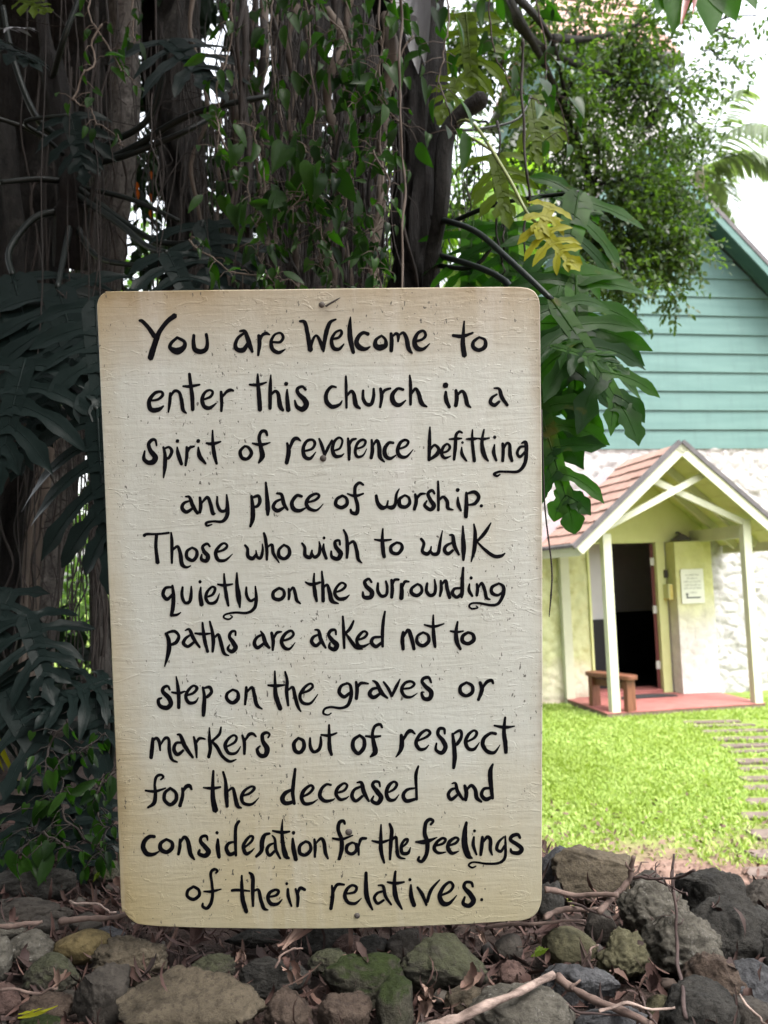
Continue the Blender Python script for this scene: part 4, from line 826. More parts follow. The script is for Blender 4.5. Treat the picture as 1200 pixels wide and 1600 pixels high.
# ================================================================ LITTER, TWIGS
def strip(mb, c, d, up, L_, w_, curl, rs, n=5, fold=.0):
    """one dry leaf or leaf shred: a bent, twisted, pointed strip"""
    d = d.normalized(); s = d.cross(up).normalized(); u = s.cross(d)
    tw = rs.uniform(-1.2, 1.2); b = len(mb.v); p = c.copy(); an = rs.uniform(-.3, .3)
    for i in range(n + 1):
        t_ = i / n; wd = w_ * (math.sin(math.pi * min(.97, max(.06, t_))) ** .7) * rs.uniform(.6, 1.25)
        ss = s * math.cos(tw * t_) + u * math.sin(tw * t_); nn = s.cross(d) 
        mb.v.append(p - ss * wd + u * wd * fold); mb.v.append(p); mb.v.append(p + ss * wd + u * wd * fold)
        an += curl / n; p = p + (d * math.cos(an) + u * math.sin(an)) * (L_ / n)
    for i in range(n):
        for k in (0, 1): mb.f.append((b + 3 * i + k, b + 3 * i + k + 1, b + 3 * i + 4 + k, b + 3 * i + 3 + k))
rs = random.Random(21)
def top_at(x, y):
    h = bed_h(x, y) - .02
    for c, S in ROCKS:
        q = ((x - c.x) / S[0]) ** 2 + ((y - c.y) / S[1]) ** 2
        if q < .8: h = max(h, c.z + S[2] * math.sqrt(1 - q) * .86)
    return h
mb = MB()
cnt = 0
while cnt < 13000:
    x, y = rs.uniform(-1.3, 1.2), rs.uniform(.72, 2.0)
    if x > .3 and y > 1.55: continue
    on_rock = any(((x - c.x) / S[0]) ** 2 + ((y - c.y) / S[1]) ** 2 < .75 for c, S in ROCKS)
    if on_rock and rs.random() > .05: continue
    z = (top_at(x, y) if on_rock else bed_h(x, y) - .02) + rs.uniform(.002, .028 if not on_rock else .006)
    th_ = rs.uniform(0, 6.28); d = V((math.cos(th_), math.sin(th_), rs.uniform(-.15, .15)))
    up = V((rs.gauss(0, .35), rs.gauss(0, .35), 1)).normalized()
    k = rs.random()
    if k < .84: strip(mb, V((x, y, z)), d, up, rs.uniform(.02, .06), rs.uniform(.0012, .0042), rs.uniform(-2.0, 2.0), rs, 4, .5)
    else: strip(mb, V((x, y, z)), d, up, rs.uniform(.02, .045), rs.uniform(.004, .010), rs.uniform(-3.2, 3.2), rs, 6, rs.uniform(.3, 1.3))
    cnt += 1
tag(mb.build('leaf_litter', M['litter'], smooth=True), 'brown dead leaf litter covering the bank between the rocks', 'leaf litter', kind='stuff')
def bedP(x, y, dz=.02): return PG(x, y, BED + dz)
DL = [((70, 1350), (5, 9), 'curled pale dead leaf by the back stones at the left'), ((178, 1350), (40, 12), 'x')]
def dead(x, y, a, Lp, wp, curl, label, mat='litter_pale', dz=.03):
    c = bedP(x, y, dz); s_ = c.y / F
    mb = MB(); an = math.radians(a); r9 = random.Random(x)
    for q in range(3): strip(mb, c + V((r9.gauss(0, .003), r9.gauss(0, .003), q * .002)), V((math.cos(an) + r9.gauss(0, .3), .5 + r9.gauss(0, .3), math.sin(an) * .4 + .15)), V((-math.sin(an) * .3 + r9.gauss(0, .4), -.5, .8)), Lp * s_ * r9.uniform(.6, 1.05), wp * s_ * r9.uniform(.35, .8), curl * r9.uniform(.7, 2.2), r9, 9, r9.uniform(.5, 1.4))
    tag(mb.build('dead_leaf', M[mat], loc=c, smooth=True), label, 'dead leaf', 'single dead leaves on the bank')
mb = MB(); iv, if_ = ico(2)
for _ in range(420):
    x, y = rs.uniform(-1.1, 1.1), rs.uniform(.75, 1.6 if rs.random() < .7 else 1.9)
    if x > .3 and y > 1.5: continue
    r_ = rs.choice((.004, .006, .008, .011, .016)); o9 = rs.uniform(0, 99); q = V((rs.uniform(.7, 1.3), rs.uniform(.7, 1.3), rs.uniform(.5, .8)))
    c = V((x, y, bed_h(x, y) - .02 + rs.uniform(.0, .012)))
    mb.add([c + V((v.x * q.x, v.y * q.y, v.z * q.z)) * r_ * (1 + .35 * noise.noise(v * 1.6 + V((o9, 0, 0)))) for v in iv], if_)
tag(mb.build('pebbles', M['pebble'], smooth=True), 'small stones scattered through the leaf litter', 'pebbles', kind='stuff')
dead(92, 1545, 62, 34, 9, .5, 'small pinkish dead leaf standing between the left cobbles', 'litter_pale')
dead(435, 1484, 14, 80, 11, .5, 'long pale curled dead leaf close under the sign')
dead(300, 1476, 20, 34, 20, 1.0, 'broad brown dead leaf at the sign foot left of centre', 'litter')
dead(372, 1508, 40, 26, 14, 1.4, 'folded pinkish dead leaf right of the greenish dome stone')
dead(463, 1540, 62, 34, 14, 1.0, 'pink folded dead leaf standing above the brown grey stone')
dead(672, 1562, 78, 30, 11, 2.6, 'pale curled dead leaf left of the pale branch')
dead(720, 1545, 12, 50, 16, .9, 'broad reddish dead leaf on the granular boulder', 'litter_pale')
dead(755, 1475, 75, 26, 6, 1.2, 'whitish curl of dead leaf left of the egg shaped stone')
dead(1018, 1552, 30, 44, 20, 1.0, 'crumpled purple brown dead leaf left of the upright twig', 'litter')
dead(835, 1492, -20, 26, 8, .4, 'small yellow green fallen leaf by the smooth olive stone', 'leaf_lime')
dead(840, 1462, -30, 50, 13, .7, 'reddish dead leaf hanging over the litter right of the sign corner', 'litter')
dead(35, 1590, -10, 60, 5, .3, 'long yellow dry leaf at the bottom left', 'leaf_ylw')
dead(660, 1590, 60, 46, 12, 1.2, 'tan dead leaf beside the foot of the pale branch')
dead(147, 1378, 20, 18, 8, .8, 'small bright green leaf lying on the litter left of the sign', 'leaf_lime', .05)
def twig(pts, wpx, mat, label, wig=.004, sub=None, name='twig', grp='twigs on the bank'):
    """pts: (x, y, height above the bed)"""
    W = [bedP(x, y, z) if len(q) == 0 else P(x, y, q[0]) for x, y, z, *q in pts]
    s_ = W[0].y / F; sp_ = spline(W, 7); n_ = len(sp_)
    rs = random.Random(int(pts[0][0] + pts[0][1]))
    o9 = rs.uniform(0, 99); sp_ = [p + noise.noise_vector(V((i * .22, o9, 0))) * wig * 2.2 + noise.noise_vector(V((i * .8, o9, 5))) * wig * .35 for i, p in enumerate(sp_)]
    rad = [wpx * s_ / 2 * (1 - .35 * i / n_) * (1 + .12 * rs.gauss(0, 1)) for i in range(n_)]
    mb = MB(); mb.tube(sp_, rad, 8)
    for (i, dx, dy, dz, l, r_) in (sub or ()):
        a = sp_[int(i * (n_ - 1))]; d = V((dx, dy, dz)).normalized(); q = [a + d * (l * s_ * k / 4) + V((rs.gauss(0, .002), rs.gauss(0, .002), rs.gauss(0, .002))) for k in range(5)]
        mb.tube(q, [r_ * s_ / 2 * (1 - .15 * k) for k in range(5)], 6)
    tag(mb.build(name, M[mat], loc=W[0], smooth=True), label, 'twig', grp)
twig([(670, 1606, .035), (760, 1572, .06), (866, 1524, .07)], 17, 'twig_pale', 'thick pale broken branch lying across the stones at the bottom', .002)
twig([(872, 1530, .045), (930, 1560, .045), (1016, 1606, .04)], 13, 'twig', 'brown branch running down right from the pale one', .003, [(.35, .2, 0, 1, 14, 7)])
twig([(852, 1394, .10), (900, 1398, .10), (966, 1402, .11)], 9, 'twig', 'straight grey branch below the pyramid boulder', .002)
twig([(934, 1425, .09), (970, 1392, .11), (985, 1368, .13), (990, 1336, .16)], 10, 'twig', 'stout forked branch rising against the lawn', .002, [(.6, .5, 0, .5, 40, 5), (.8, -.4, 0, .6, 14, 6)])
twig([(756, 1453, .03), (840, 1442, .05), (916, 1437, .06)], 6, 'twig', 'long thin twig under the right corner of the sign', .002)
twig([(850, 1433, .07), (880, 1424, .07), (935, 1420, .08)], 9, 'twig', 'reddish twig running right from the sign corner', .003)
twig([(1076, 1592, .05), (1062, 1500, .05, 1.10), (1056, 1420, .1, 1.14), (1050, 1340, .2, 1.17)], 7, 'twig_dark', 'thin upright twig standing in front of the lumpy boulder', .003, [(.55, .5, 0, .8, 20, 4), (.8, -.7, 0, .5, 16, 3), (.75, .6, .2, .6, 26, 3)])
twig([(986, 1372, .12), (1030, 1372, .13), (1086, 1358, .16)], 5, 'twig_dark', 'dark twig crossing behind the upright one', .003, [(.4, .5, .2, .7, 24, 3), (.6, .3, 0, -.6, 30, 3), (.7, .2, 0, .9, 20, 3)])
twig([(1006, 1368, .12), (1044, 1384, .12), (1076, 1400, .12)], 4, 'twig_dark', 'fine dark twig slanting down toward the skyline boulder', .003, [(.3, .2, 0, 1, 26, 2.5), (.6, .5, 0, .8, 22, 2.5)])
twig([(90, 1440, .04), (150, 1434, .05), (200, 1430, .06)], 10, 'twig', 'reddish brown branch touching the left bottom corner of the sign', .002)
twig([(-10, 1448, .04), (30, 1446, .045), (66, 1438, .05)], 9, 'twig', 'brown branch behind the cobbles at the far left', .002)
twig([(110, 1412, .05), (145, 1412, .06), (180, 1428, .05)], 4, 'twig_pale', 'thin pale arched twig on the litter left of the sign', .004)
twig([(0, 1546, .04), (60, 1550, .04), (92, 1546, .05)], 5, 'twig', 'thin twig below the left cobbles', .003)
twig([(908, 1510, .04), (920, 1490, .06), (932, 1474, .07)], 4, 'twig', 'short twig between the two olive stones', .003)
twig([(940, 1580, .05), (985, 1570, .055), (1058, 1576, .05)], 5, 'twig_pale', 'thin pale twig left of the foot of the upright twig', .003)
twig([(1000, 1556, .05), (1016, 1586, .05), (1030, 1606, .05)], 4, 'twig_dark', 'fine dark twig crossing the small tan olive stone', .003)
twig([(860, 1560, .03), (920, 1584, .035), (1000, 1596, .03)], 4, 'twig_dark', 'dark twig lying under the brown branch', .004)
twig([(430, 1512, .05), (445, 1490, .06), (470, 1486, .06)], 4, 'twig', 'short hooked twig above the rough dark stone', .003)
twig([(890, 1412, .08), (925, 1426, .08), (950, 1432, .08)], 5, 'twig_dark', 'dark twig slanting below the straight grey branch', .003)
twig([(1160, 1560, .06), (1185, 1588, .05), (1206, 1604, .05)], 4, 'twig_pale', 'pale twig at the bottom right corner', .003)
# white fallen petals and leaf bits at the near edge of the lawn
rs = random.Random(31); mb = MB()
for _ in range(1500):
    y = 3.9 + abs(rs.gauss(0, .75)); x = rs.uniform(.5, 3.2)
    a = rs.uniform(0, 6.28); strip(mb, V((x, y, rs.uniform(.015, .04))), V((math.cos(a), math.sin(a), rs.uniform(-.1, .3))), V((rs.gauss(0, .3), rs.gauss(0, .3), 1)), rs.uniform(.02, .05), rs.uniform(.005, .012), rs.uniform(-1, 1), rs, 3)
tag(mb.build('fallen_leaves', M['litter_pale']), 'pale fallen leaves scattered over the bare edge of the lawn', 'fallen leaves', kind='stuff')
# grass
rs = random.Random(5); mb = MB()
pav = [PG(xl + 40, y, 0) for y, xl in pv]
n_ = 0
while n_ < 112000:
    y = 3.95 + rs.random() ** 1.25 * 6.0; x = rs.uniform(-.6, 1.4 + y * .34)
    if y < 5.4 and noise.noise(V((x * 1.7, y * 1.7, 7))) + (y - 4.9) * 1.0 + rs.gauss(0, .25) < 0: n_ += .3; continue
    p = V((x, y, 0)); q = p - CO
    lx, ld = q.dot(AX), q.dot(AD)
    if -.05 < lx < 1.93 and ld > -.05: n_ += .2; continue
    if ld > 1.1: n_ += .2; continue
    px_, py_ = project(p)
    hit = False
    for (yy, xl) in pv:
        if abs(py_ - yy) < (3.2 + (yy - 1120) * .033) and px_ > xl: hit = True; break
    if hit and rs.random() < .93: n_ += .3; continue
    h_ = rs.uniform(.018, .05); a = rs.uniform(0, 6.28); wv = V((math.cos(a), math.sin(a), 0)) * rs.uniform(.004, .008)
    ln = V((rs.gauss(0, .6), rs.gauss(0, .6), 1)).normalized() * h_
    b = len(mb.v); mb.v += [p - wv, p + wv, p + ln * .6 + wv * .8 + V((0, 0, .004)), p + ln * .6 - wv * .8 + V((0, 0, .004)), p + ln * 1.0 + V((ln.x, ln.y, 0)) * .6]
    mb.f += [(b, b + 1, b + 2, b + 3), (b + 3, b + 2, b + 4)]; n_ += 1
tag(mb.build('grass', M['grass']), 'bright broad bladed lawn grass in front of the church', 'grass', kind='stuff')

# ================================================================ VEGETATION
def frame(d, nrm):
    d = d.normalized(); s = d.cross(nrm).normalized(); return d, s, s.cross(d)
def leaf(mb, base, d, nrm, L_, w_, fold=.25, droop=.3, n=5):
    """plain pointed leaf, folded along its midrib"""
    d, s, u = frame(d, nrm); b = len(mb.v)
    for i in range(n + 1):
        t_ = i / n; wd = w_ * .5 * (math.sin(math.pi * t_ ** .75) ** .85 if 0 < t_ < 1 else 0)
        p = base + d * (L_ * t_) - u * (droop * L_ * t_ * t_)
        if i in (0, n): mb.v.append(p)
        else: mb.v += [p - s * wd + u * wd * fold, p, p + s * wd + u * wd * fold]
    mb.f += [(b, b + 2, b + 1), (b, b + 3, b + 2)]
    for i in range(n - 2):
        q = b + 1 + 3 * i; mb.f += [(q, q + 1, q + 4, q + 3), (q + 1, q + 2, q + 5, q + 4)]
    q = b + 1 + 3 * (n - 2); e = len(mb.v) - 1
    mb.f += [(q, q + 1, e), (q + 1, q + 2, e)]
def heart(mb, base, d, nrm, L_, w_, droop=.25, fold=.25):
    d, s, u = frame(d, nrm); b = len(mb.v)
    prof = [(-.13, .28), (-.08, .42), (.12, .50), (.35, .44), (.6, .28), (.82, .11)]
    mid = [(0, 0)] + [(max(t_, .02), 0) for t_, _ in prof[1:]] + [(1, 0)]
    f = lambda t_, x: base + d * (L_ * t_) + s * (w_ * x) + u * (abs(x) * w_ * fold - droop * L_ * max(t_, 0) ** 2)
    for (t_, x), (tm, _) in zip(prof, mid): mb.v += [f(t_, -x), f(tm, 0), f(t_, x)]
    mb.v.append(f(1, 0)); e = len(mb.v) - 1
    for i in range(len(prof) - 1):
        q = b + 3 * i; mb.f += [(q, q + 1, q + 4, q + 3), (q + 1, q + 2, q + 5, q + 4)]
    q = b + 3 * (len(prof) - 1); mb.f += [(q, q + 1, e), (q + 1, q + 2, e)]
def split_leaf(base, tip, nrm, wr, nl=8, cut=.22, droop=.12, ruf=.05, seed=0, fold=.12, mat_wide=False):
    """deeply lobed leaf: narrow web along the midrib, finger lobes that curve forward and hang"""
    rs = random.Random(seed); base, tip = V(base), V(tip); L_ = (tip - base).length
    d, s, u = frame(tip - base, nrm); mb = MB(); W = wr * L_ * .62; sp = L_ / (nl + .5)
    dn = V((0, 0, -1))
    mr = lambda t_: base + d * (L_ * t_) - u * (droop * L_ * t_ * t_)
    KF = ((0, 1.05), (.14, .80), (.3, .66), (.5, .80), (.68, .86), (.84, .58), (.94, .26), (1, .03))
    def kw(f):
        for (a, va), (b, vb) in zip(KF, KF[1:]):
            if f <= b: return va + (vb - va) * sm((f - a) / (b - a))
        return .03
    def lobe(c, phi, ll, bw, sg, bend, hang, n=11):
        b0 = len(mb.v); p = c.copy(); ph2 = rs.uniform(0, 6); tw = rs.gauss(0, .25); wv = rs.uniform(.6, 1.4)
        for i in range(n + 1):
            f = i / n; a = phi - bend * f
            e = d * math.cos(a) + s * (sg * math.sin(a)); pr = d * math.sin(a) - s * (sg * math.cos(a))
            wd = bw * .5 * kw(f) * (1 + .10 * math.sin(f * 11 * wv + ph2))
            z0 = -hang * ll * f * f
            for jj in (-1, -.5, 0, .5, 1):
                ed = wd * (1 + (.16 * math.sin(f * 17 + ph2 * 2 + jj * 3) if abs(jj) == 1 else 0))
                q = p + pr * (ed * jj) + u * (fold * 1.6 * abs(jj) * wd * min(1, f * 4) + tw * jj * wd * f + ruf * wd * 3 * math.sin(f * 9 + jj * 2 + ph2) * abs(jj) * f) + (u * (z0 * .45)) + dn * (-z0 * .75)
                mb.v.append(q)
            p = p + e * (ll / n)
        cl = [mb.v[b0 + 5 * i + 2] + u * .0006 for i in range(n - 1)]; b1_ = None
        for i in range(n):
            for j in range(4):
                a = b0 + 5 * i + j; mb.f.append((a, a + 1, a + 6, a + 5) if sg > 0 else (a, a + 5, a + 6, a + 1))
        mb.tube(cl, [.003 * L_ * (1.1 - i / n) for i in range(len(cl))], 4, cap=False)
    for sg in (-1, 1):
        for k in range(nl):
            tc = (k + .5 + rs.uniform(-.12, .12)) / (nl + .5)
            ll = W * (.50 + .50 * math.sin(math.pi * min(1, tc * .95 + .18))) * rs.uniform(.82, 1.12) * (1 - .35 * tc ** 4)
            phi = math.radians(112 + (32 - 112) * tc + rs.gauss(0, 6))
            lobe(mr(tc), phi, ll, sp * rs.uniform(.74, 1.02) * (1.15 if mat_wide else 1), sg, math.radians(rs.uniform(12, 38)), rs.uniform(.05, .34))
    lobe(mr((nl - .1) / (nl + .5)), 0.0, W * .5, sp * 1.15, 1, rs.uniform(-.2, .2), rs.uniform(.05, .25))
    N = nl * 4
    for sg in (-1, 1):
        b0 = len(mb.v)
        for i in range(N + 1):
            t_ = i / N * (nl / (nl + .5)); wd = W * cut * .75 * min(1, .35 + 5 * t_) * (1 - .5 * t_)
            for jj in (0, .5, 1): mb.v.append(mr(t_) + s * (sg * wd * jj) + d * (wd * jj * (-.4 + .9 * t_)) + u * (fold * wd * jj - .0006))
        for i in range(N):
            for j in range(2):
                a = b0 + 3 * i + j; mb.f.append((a, a + 1, a + 4, a + 3) if sg < 0 else (a, a + 3, a + 4, a + 1))
    mb.tube([mr(k / 10) - u * .001 for k in range(10)], [.010 * L_ * (1.1 - k / 10) + .0004 for k in range(10)], 6)
    return mb
def plant(loc, label, cat='philodendron', group=None, name='split_leaf_plant'): return thing(name, loc, label, cat, group)
def add_split(pl, b, t, Yb, Yt, nrm, wr, mat, nl=8, cut=.22, droop=.1, ruf=.05, pet=None, pm='petiole', pr=.005, label=None, fold=.12):
    B, T = P(b[0], b[1], Yb), P(t[0], t[1], Yt)
    o = split_leaf(B, T, V(nrm), wr, nl, cut, droop, ruf, int(b[0] * 3 + t[1]), fold, mat == 'leaf_dark').build('leaf', M[mat], pl, smooth=True)
    if label: tag(o, label)
    if pet:
        pts = spline([P(x, y, Y) for x, y, Y in pet] + [B], 6); mb = MB(); mb.tube(pts, [pr * (1.2 - .4 * i / len(pts)) for i in range(len(pts))], 8); mb.build('petiole', M[pm], pl, smooth=True)

# ---------------------------------------------------------------- fig tree: trunks, aerial roots, limbs, crown
fig = thing('banyan_tree', P(200, 1300, 3.0), 'huge dark banyan with many trunks and hanging aerial roots behind the sign', 'tree')
def trunk(pts, rpx, mat, flute=.35, name='trunk', sides=28, seed=1.0, label=None, n=16):
    W = spline([P(*p) for p in pts], n); N = len(W); Y0 = pts[0][2]
    rr = [V((r, 0, 0)) for r in (rpx if hasattr(rpx, '__len__') else [rpx] * len(pts))]
    rad = [q.x * Y0 / F for q in spline(rr, n)]
    mb = MB(); mb.tube(W, rad, sides, flute, seed); o = mb.build(name, M[mat], fig, smooth=True)
    if label: tag(o, label)
    return o
# (px, py, distance) from foot to top, radius in px
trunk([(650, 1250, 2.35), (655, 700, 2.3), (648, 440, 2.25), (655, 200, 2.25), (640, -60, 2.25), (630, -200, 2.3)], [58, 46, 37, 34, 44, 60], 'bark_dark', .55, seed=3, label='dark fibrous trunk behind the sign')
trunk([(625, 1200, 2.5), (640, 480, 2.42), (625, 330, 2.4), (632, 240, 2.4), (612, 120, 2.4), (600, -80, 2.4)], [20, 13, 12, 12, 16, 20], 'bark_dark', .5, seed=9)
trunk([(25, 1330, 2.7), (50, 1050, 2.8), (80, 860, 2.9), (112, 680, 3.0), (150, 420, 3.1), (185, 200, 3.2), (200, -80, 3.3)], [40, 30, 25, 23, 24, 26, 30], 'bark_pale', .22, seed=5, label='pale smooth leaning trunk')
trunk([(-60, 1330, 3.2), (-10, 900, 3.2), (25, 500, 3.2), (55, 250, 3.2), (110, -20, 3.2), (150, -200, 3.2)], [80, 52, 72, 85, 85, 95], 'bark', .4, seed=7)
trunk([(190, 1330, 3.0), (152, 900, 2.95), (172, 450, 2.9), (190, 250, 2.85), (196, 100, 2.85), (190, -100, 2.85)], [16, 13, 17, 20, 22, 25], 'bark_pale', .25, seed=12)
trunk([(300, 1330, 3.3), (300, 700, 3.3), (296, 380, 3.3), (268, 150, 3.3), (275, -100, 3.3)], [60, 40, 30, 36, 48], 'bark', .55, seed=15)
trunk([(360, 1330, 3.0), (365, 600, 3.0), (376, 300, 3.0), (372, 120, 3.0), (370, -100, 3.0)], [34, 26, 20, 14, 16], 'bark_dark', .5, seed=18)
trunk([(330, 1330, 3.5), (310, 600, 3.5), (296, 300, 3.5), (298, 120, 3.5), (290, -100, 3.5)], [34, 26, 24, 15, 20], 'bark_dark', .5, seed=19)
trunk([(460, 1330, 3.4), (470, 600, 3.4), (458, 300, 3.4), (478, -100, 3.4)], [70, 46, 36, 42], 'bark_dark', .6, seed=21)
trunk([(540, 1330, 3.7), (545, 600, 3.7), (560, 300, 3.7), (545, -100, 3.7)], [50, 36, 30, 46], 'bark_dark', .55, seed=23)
trunk([(-60, 1300, 2.6), (-40, 800, 2.6), (8, 560, 2.65), (-20, 200, 2.7)], [50, 36, 30, 40], 'bark', .4, seed=27)
trunk([(28, 1330, 2.3), (40, 900, 2.35), (62, 740, 2.4), (100, 560, 2.5)], [7, 6, 6, 6], 'root_pale', .2, 'aerial_root', 9, seed=29)
trunk([(30, 1330, 2.5), (52, 900, 2.52), (66, 780, 2.55), (90, 640, 2.6)], [12, 11, 10, 9], 'root_pale', .2, 'aerial_root', 10, seed=31)
trunk([(150, 900, 3.4), (160, 950, 3.3), (190, 1010, 3.2), (230, 1040, 3.2)], [9, 10, 12, 14], 'bark', .3, 'aerial_root', 10, seed=33)
rs = random.Random(77)
def aroot(x, ytop, ybot, Y, rpx, mat, wig=9, drift=0):
    n_ = 9; pts = []
    cx_ = x
    for i in range(n_ + 1):
        t_ = i / n_; pts.append(P(x + drift * t_ + rs.gauss(0, wig) * (1 if 0 < i < n_ else .3), ytop + (ybot - ytop) * t_, Y + rs.gauss(0, .015)))
    W = spline(pts, 4); r0_ = rpx * Y / F / 2
    mb = MB(); mb.tube(W, [r0_ * (1 + .15 * rs.gauss(0, 1)) * (1 - .25 * i / len(W)) for i in range(len(W))], 6); mb.build('aerial_root', M[mat], fig, smooth=True)
for _ in range(52):
    x = rs.choice((rs.uniform(380, 640), rs.uniform(470, 620), rs.uniform(300, 470)))
    big = rs.random()
    aroot(x, rs.uniform(-60, 120), rs.uniform(440, 640), rs.uniform(2.0, 3.0), rs.choice((3, 4, 5, 6, 8, 11)) if big < .8 else rs.uniform(12, 20), rs.choice(('root', 'root', 'root', 'root_pale')), rs.uniform(4, 11), rs.uniform(-25, 25))
for _ in range(10):
    x = rs.uniform(0, 330); aroot(x, rs.uniform(-60, 250), rs.uniform(440, 1100), rs.uniform(2.1, 2.9), rs.choice((3, 4, 5)), 'root', 8, rs.uniform(-30, 30))
for _ in range(7):
    x = rs.uniform(120, 165); aroot(x, rs.uniform(700, 780), rs.uniform(1060, 1300), rs.uniform(2.1, 2.6), rs.choice((2.5, 3, 4)), 'root', 5, rs.uniform(-20, 20))
for _ in range(7):
    x = rs.uniform(0, 90); aroot(x, rs.uniform(560, 660), rs.uniform(880, 1200), rs.uniform(2.0, 2.4), rs.choice((2.5, 3, 4)), 'root', 8, rs.uniform(-40, 0))
mb = MB()   # the finest strands, too many to count
for _ in range(330):
    x = rs.choice((rs.uniform(280, 640), rs.uniform(430, 640), rs.uniform(-20, 640), rs.uniform(200, 640), rs.uniform(60, 175)))
    Y = rs.uniform(1.95, 3.1); y0 = rs.uniform(-60, 260); y1 = y0 + rs.uniform(120, 420) if x > 180 else rs.uniform(500, 1150)
    if x < 180: y0 = rs.uniform(-60, 750)
    dr = rs.gauss(0, 22); W = spline([P(x + dr * k / 6 + rs.gauss(0, 5), y0 + (y1 - y0) * k / 6, Y) for k in range(7)], 3)
    mb.tube(W, [rs.uniform(1.2, 2.6) * Y / F / 2] * len(W), 4)
    if rs.random() < .35:
        W = spline([P(x + rs.uniform(-70, 70) * k / 4, y0 + k * 25 + rs.gauss(0, 14), Y) for k in range(5)], 3); mb.tube(W, 1.6 * Y / F / 2, 4)
tag(mb.build('root_curtain', M['root'], fig), kind='stuff')
aroot(624, -20, 455, 1.75, 4.5, 'root_pale', 3, 5)
aroot(597, -40, 300, 1.9, 4, 'root_pale', 4, 0)
aroot(818, 60, 440, 1.9, 5, 'root', 4, 8)
aroot(774, 190, 450, 1.95, 4, 'root', 4, 4)
aroot(784, 330, 450, 1.95, 3, 'root', 3, 2)
for _ in range(8): aroot(rs.uniform(690, 770), 230 + rs.uniform(-20, 60), rs.uniform(380, 450), 2.2, 2, 'root', 3, 0)
# dangling root tip in front of the porch
mb = MB(); W = spline([P(846, 640, 1.5), P(849, 740, 1.5), P(852, 800, 1.5), P(862, 885, 1.5), P(861, 930, 1.5), P(858, 964, 1.5)], 5)
mb.tube(W, [.0016] * 20 + [.0022, .0016, .0014, .0012, .001, .0006], 6); mb.build('aerial_root', M['root'], fig, smooth=True)
# limbs reaching out to the right
def limb(pts, rpx, mat='bark'): return trunk(pts, rpx, mat, .25, 'branch', 10, rs.uniform(0, 50), n=6)
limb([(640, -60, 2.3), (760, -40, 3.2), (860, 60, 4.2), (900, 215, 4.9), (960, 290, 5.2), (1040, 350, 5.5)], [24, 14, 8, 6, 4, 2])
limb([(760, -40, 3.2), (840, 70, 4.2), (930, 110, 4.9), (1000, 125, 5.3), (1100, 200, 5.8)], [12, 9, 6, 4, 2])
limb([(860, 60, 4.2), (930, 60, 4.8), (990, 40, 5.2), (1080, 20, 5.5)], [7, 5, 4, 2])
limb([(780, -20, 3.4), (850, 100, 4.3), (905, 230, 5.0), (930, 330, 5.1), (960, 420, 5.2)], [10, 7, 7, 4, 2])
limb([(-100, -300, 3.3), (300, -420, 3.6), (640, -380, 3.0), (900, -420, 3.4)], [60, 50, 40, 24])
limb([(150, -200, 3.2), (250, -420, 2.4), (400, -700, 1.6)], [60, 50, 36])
# crown: sprigs of small leaves, clump by clump
def sprigs(mb, c, rad, n, ls, rs, lpn=8, down=.25, gap=None):
    for _ in range(n):
        o_ = V((rs.gauss(0, .5), rs.gauss(0, .5), rs.gauss(0, .5)))
        p = c + V((o_.x * rad[0], o_.y * rad[1], o_.z * rad[2]))
        d = (o_.normalized() * .8 + V((rs.gauss(0, .5), rs.gauss(0, .5), rs.gauss(0, .4) - down))).normalized()
        for k in range(lpn):
            q = p + d * (ls * .55 * k) + V((rs.gauss(0, 1), rs.gauss(0, 1), rs.gauss(0, 1))) * ls * .12
            if gap and gap(q): continue
            ld = (d * .6 + V((rs.gauss(0, .6), rs.gauss(0, .6), rs.gauss(0, .5) - .2))).normalized()
            leaf(mb, q, ld, V((rs.gauss(0, .5), rs.gauss(0, .5) - .3, 1)).normalized(), ls * rs.uniform(.7, 1.2), ls * rs.uniform(.42, .6), .2, .2, 3)
mb = MB(); rs = random.Random(42); BR = []
GAPS = [(334, 105, 16, 60), (404, 60, 12, 60), (400, 20, 10, 30), (186, 405, 9, 18), (215, 430, 7, 9), (258, 415, 9, 12), (240, 440, 8, 6), (112, 850, 20, 80), (105, 900, 10, 40), (155, 900, 8, 50), (620, 350, 18, 70), (610, 290, 9, 30), (690, 340, 60, 160), (240, 330, 5, 9), (250, 430, 10, 8), (350, 180, 6, 14), (470, 420, 5, 14), (548, 380, 6, 20), (120, 1050, 20, 14), (415, 380, 9, 16), (485, 330, 5, 9)]
def gap0(q):
    if q.y < .5: return False
    x, y = project(q)
    return any(((x - gx_) / (rx * 1.9)) ** 2 + ((y - gy) / (ry * 1.5)) ** 2 < 1 for gx_, gy, rx, ry in GAPS)
CL = [  # px, py, distance, radius px, sprigs
 (900, 60, 4.9, 95, 120), (990, 60, 5.2, 70, 70), (960, 130, 5.2, 100, 190), (880, 150, 4.8, 80, 110), (1020, 190, 5.4, 85, 170), (1075, 240, 5.7, 42, 55), (1050, 130, 5.5, 30, 10),
 (930, 230, 5.1, 60, 60), (930, 290, 5.1, 75, 140), (1000, 310, 5.3, 80, 190), (1065, 320, 5.5, 50, 95), (960, 370, 5.2, 85, 210), (1040, 390, 5.4, 65, 150), (1000, 420, 5.3, 55, 90),
 (1045, 455, 5.4, 26, 14), (930, 420, 5.2, 45, 60), (1110, 50, 5.4, 50, 14), (1150, 100, 5.5, 26, 5), (1120, 85, 5.4, 30, 8), (1060, 30, 5.2, 40, 22), (820, 40, 4.4, 70, 70), (780, 110, 4.2, 60, 45),
 (740, 20, 4.0, 60, 55), (860, 230, 4.9, 55, 50), (720, 250, 4.6, 55, 26), (760, 190, 4.6, 50, 22), (1140, 60, 5.4, 14, 4), (700, 110, 4.2, 40, 26)]
